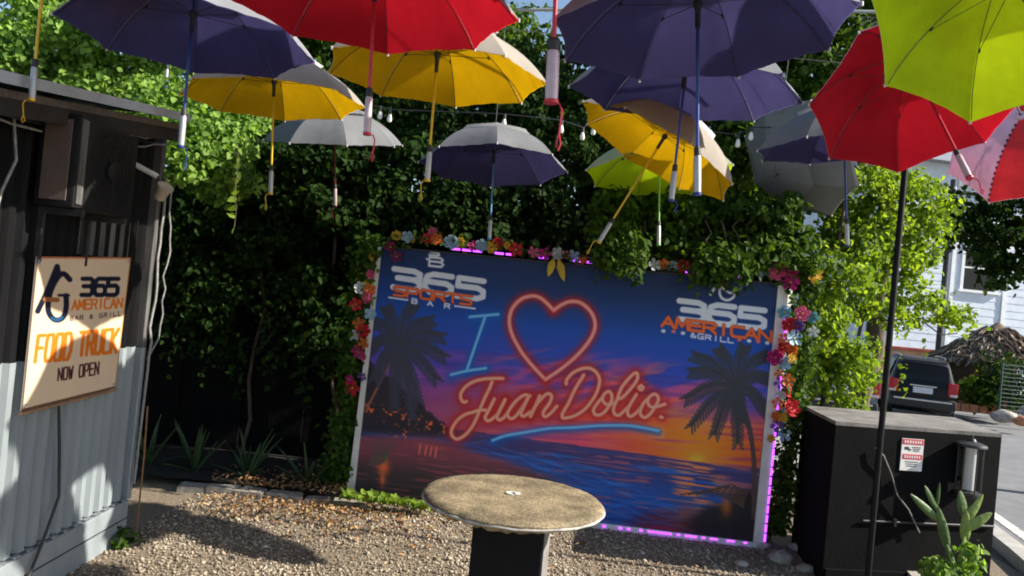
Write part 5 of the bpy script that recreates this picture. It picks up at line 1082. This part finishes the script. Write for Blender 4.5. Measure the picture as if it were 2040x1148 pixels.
# thatched hut
HC = at(1985, 690, 22.5); hz = gz(22.5)+.26
ht = thing('thatched_hut', 'small open hut with a straw thatched roof across the street', 'hut', (HC.x, 22.5, hz))
M_thatch = rampmat('thatch', [(0, (.10, .07, .045)), (.5, (.26, .19, .13)), (1, (.42, .32, .23))]); M_wood = mat('post_wood', (.24, .11, .045), .8, noise=.35, nscale=6, stretch=(4, 4, .5))
ez, pz = at(1985, 722, 22.5).z, at(1985, 642, 22.5).z; rw = 1.75
n = 2600; th = rng.uniform(0, 6.28, n); rr = np.sqrt(rng.uniform(0.02, 1.0, n))*rw; bz = pz - (pz-ez)*(rr/rw)
Pt = np.column_stack([HC.x + np.cos(th)*rr, 22.5 + np.sin(th)*rr*.8, bz + rng.uniform(-.02, .05, n)]); tan = np.column_stack([np.cos(th)*(pz-ez), np.sin(th)*(pz-ez), np.full(n, rw)])
mth = leaf_mesh('thatch', Pt - np.array((HC.x, 22.5, hz)), tan + rng.normal(size=(n, 3))*.25, rng.uniform(.25, .45, n), rng.uniform(0, 1, n), 2.2, .28)
rf = part('roof', MB().lathe([(rw*.98, ez-.02), (rw*.5, (ez+pz)/2), (0.03, pz)], 18, (HC.x, 22.5, 0), Matrix.Diagonal((1, .8, 1))), mat('thatch_base', (.16, .115, .075), .95, noise=.4, nscale=10, bump=.5, bscale=30), ht)
o = link('thatch', mth, M_thatch, rf); o['kind'] = 'stuff'
for sx, sy in ((-1, -1), (1, -1), (1, 1), (-1, 1)): part('post', MB().tube([(HC.x+sx*rw*.62, 22.5+sy*rw*.5, hz), (HC.x+sx*rw*.6, 22.5+sy*rw*.48, ez+.25)], .05, 8), M_wood, ht, True)
part('counter', MB().span((HC.x-rw*.55, 22.3, hz+.0), (HC.x+rw*.2, 22.6, hz+.85), bev=.02), mat('counter_red', (.20, .05, .04), .7, noise=.3, nscale=5), ht)
part('back_panel', MB().span((HC.x-rw*.6, 23.05, hz), (HC.x+rw*.6, 23.1, hz+1.5)), mat('hut_panel', (.06, .045, .04), .8, noise=.3, nscale=5), ht)
# orange edged planter with shrub
PB = at(1945, 808, 21.0); pz0 = gz(21.0)+.26
pl = thing('planter', 'orange brick edged planter across the street', 'planter', (PB.x, 21.0, pz0)); M_obrick = mat('orange_brick', (.42, .17, .08), .85, noise=.3, nscale=6, bump=.4, bscale=25)
for k in range(7): part('brick', MB().box((PB.x-.75+k*.25, 20.75, pz0+.11), (.235, .14, .22), R(random.uniform(-3, 3)), bev=.015), M_obrick, pl)
part('soil', MB().span((PB.x-.86, 20.83, pz0+.0), (PB.x+.86, 21.5, pz0+.16)), MATS['dark_soil'], pl)
P, N = blob(900, (PB.x, 21.1, pz0+.55), (.55, .35, .42)); plant('shrub', 'light green shrub growing in the orange planter', 'shrub', (PB.x, 21.1, pz0+.16), P, N, rng.uniform(.08, .18, len(P)), LM_bright, stems(((PB.x, 21.1, pz0+.16), (PB.x, 21.1, pz0+.7), .02, .01)))
P, N = blob(500, (PB.x-1.3, 22.0, pz0+.55), (.5, .35, .6)); plant('shrub', 'dull green bush between the car and the thatched hut', 'shrub', (PB.x-1.3, 22.0, pz0), P, N, rng.uniform(.07, .15, len(P)), LM_mid, stems(((PB.x-1.3, 22, pz0), (PB.x-1.3, 22, pz0+.6), .02, .01)))
# green mesh fence and rounded white stone
FA, FB = at(1992, 790, 19.5), at(2075, 800, 19.5); fz0 = gz(19.5)+.26
fc_ = thing('mesh_fence', 'dark green wire fence at the right edge across the street', 'fence', (FA.x, 19.5, fz0)); M_gm = mat('green_metal', (.02, .07, .05), .5, noise=.2, nscale=8)
for k in range(3): part('fence_post', MB().tube([(FA.x+k*.9, 19.5, fz0), (FA.x+k*.9, 19.5, fz0+1.45)], .03, 8), M_gm, fc_, True)
for k in range(13): part('fence_wire', MB().tube([(FA.x, 19.5, fz0+.12+k*.105), (FA.x+1.8, 19.5, fz0+.12+k*.105)], .009, 5), M_gm, fc_)
for k in range(18): part('fence_wire', MB().tube([(FA.x+k*.105, 19.512, fz0+.1), (FA.x+k*.105, 19.512, fz0+1.42)], .006, 4), M_gm, fc_)
P, N = blob(1600, (FA.x+1.0, 20.6, fz0+.8), (1.0, .5, .8)); plant('hedge', 'dark hedge behind the green wire fence', 'hedge', (FA.x+1.0, 20.6, fz0), P, N, rng.uniform(.07, .15, len(P)), LM_dark, stems(((FA.x+1, 20.6, fz0), (FA.x+1, 20.6, fz0+1), .03, .015)))
for nm, px, py, Y, s, m_, lb in (('boulder', 2004, 806, 18.6, .22, M_kst, 'rounded pale stone on the far pavement'), ('boulder', 2040, 826, 18.0, .16, M_obrick, 'orange painted stone at the right edge of the far pavement')):
    p = at(px, py, Y); bm = bmesh.new(); bmesh.ops.create_icosphere(bm, subdivisions=3, radius=1)
    for v in bm.verts: v.co = Vector((v.co.x*s*1.5, v.co.y*s, v.co.z*s*.75))*(1 + .08*math.sin(v.co.x*5+v.co.z*3) + random.uniform(-.02, .02))
    me = bpy.data.meshes.new(nm); bm.to_mesh(me); bm.free(); o = link(nm, me, m_, None, True); o.location = (p.x, Y, gz(Y)+.26+s*.5); tag(o, lb, 'stone', 'painted stones on the far pavement')
# poles
def pole(label, px0, py0, Y, h, r, m_, name='utility_pole', arm=True):
    p = at(px0, py0, Y); o = thing(name, label, 'pole', (p.x, Y, gz(Y)))
    part('shaft', MB().tube([(p.x, Y, gz(Y)-.1), (p.x, Y, gz(Y)+h)], [r, r*.8], 10), m_, o, True)
    if arm:
        part('crossarm', MB().span((p.x-.7, Y-.16, gz(Y)+h-.5), (p.x+.7, Y-.1-r, gz(Y)+h-.38)), m_, o)
        for k in (-.5, 0, .5): part('insulator', MB().lathe([(.03, 0), (.05, .05), (.03, .12), (0, .13)], 8, (p.x+k, Y-.14, gz(Y)+h-.378)), M_trim, o, True)
    else: part('cap', MB().lathe([(r*1.25, 0), (r*1.25, .02), (r*.5, .05), (0, .055)], 10, (p.x, Y, gz(Y)+h)), m_, o, True)
pole('dark utility pole rising behind the street vine in front of the house', 1878, 600, 24.5, 7.5, .10, mat('weathered_pole', (.05, .047, .042), .85, noise=.35, nscale=6, stretch=(3, 3, .4)))
pole('thin pale grey post between the black block and the street', 1727, 800, 8.2, 2.0, .028, mat('grey_post', (.36, .36, .34), .6, noise=.2, nscale=10), 'sign_post', False)
# second car, mostly covered by leaves
C2 = at(1700, 800, 16.5)
def copy_tree(o, parent=None):
    c = o.copy(); COL.objects.link(c); c.parent = parent
    for ch in list(o.children): copy_tree(ch, c)
    return c
c2 = copy_tree(car); c2.location = (C2.x-.3, 17.0, gz(17.0)+.034); c2.rotation_euler = (0, 0, R(-20)); c2['label'] = 'second dark car seen in glimpses through the street vine'; car['group'] = c2['group'] = 'cars in the street'
for ch in [c2]:
    for p in ch.children:
        if p.name.startswith('body'):
            p.material_slots[0].link = 'OBJECT'; p.material_slots[0].material = mat('car_paint_blue', (.10, .14, .20), .3, metal=.4, coat=.8, noise=.1, nscale=3)
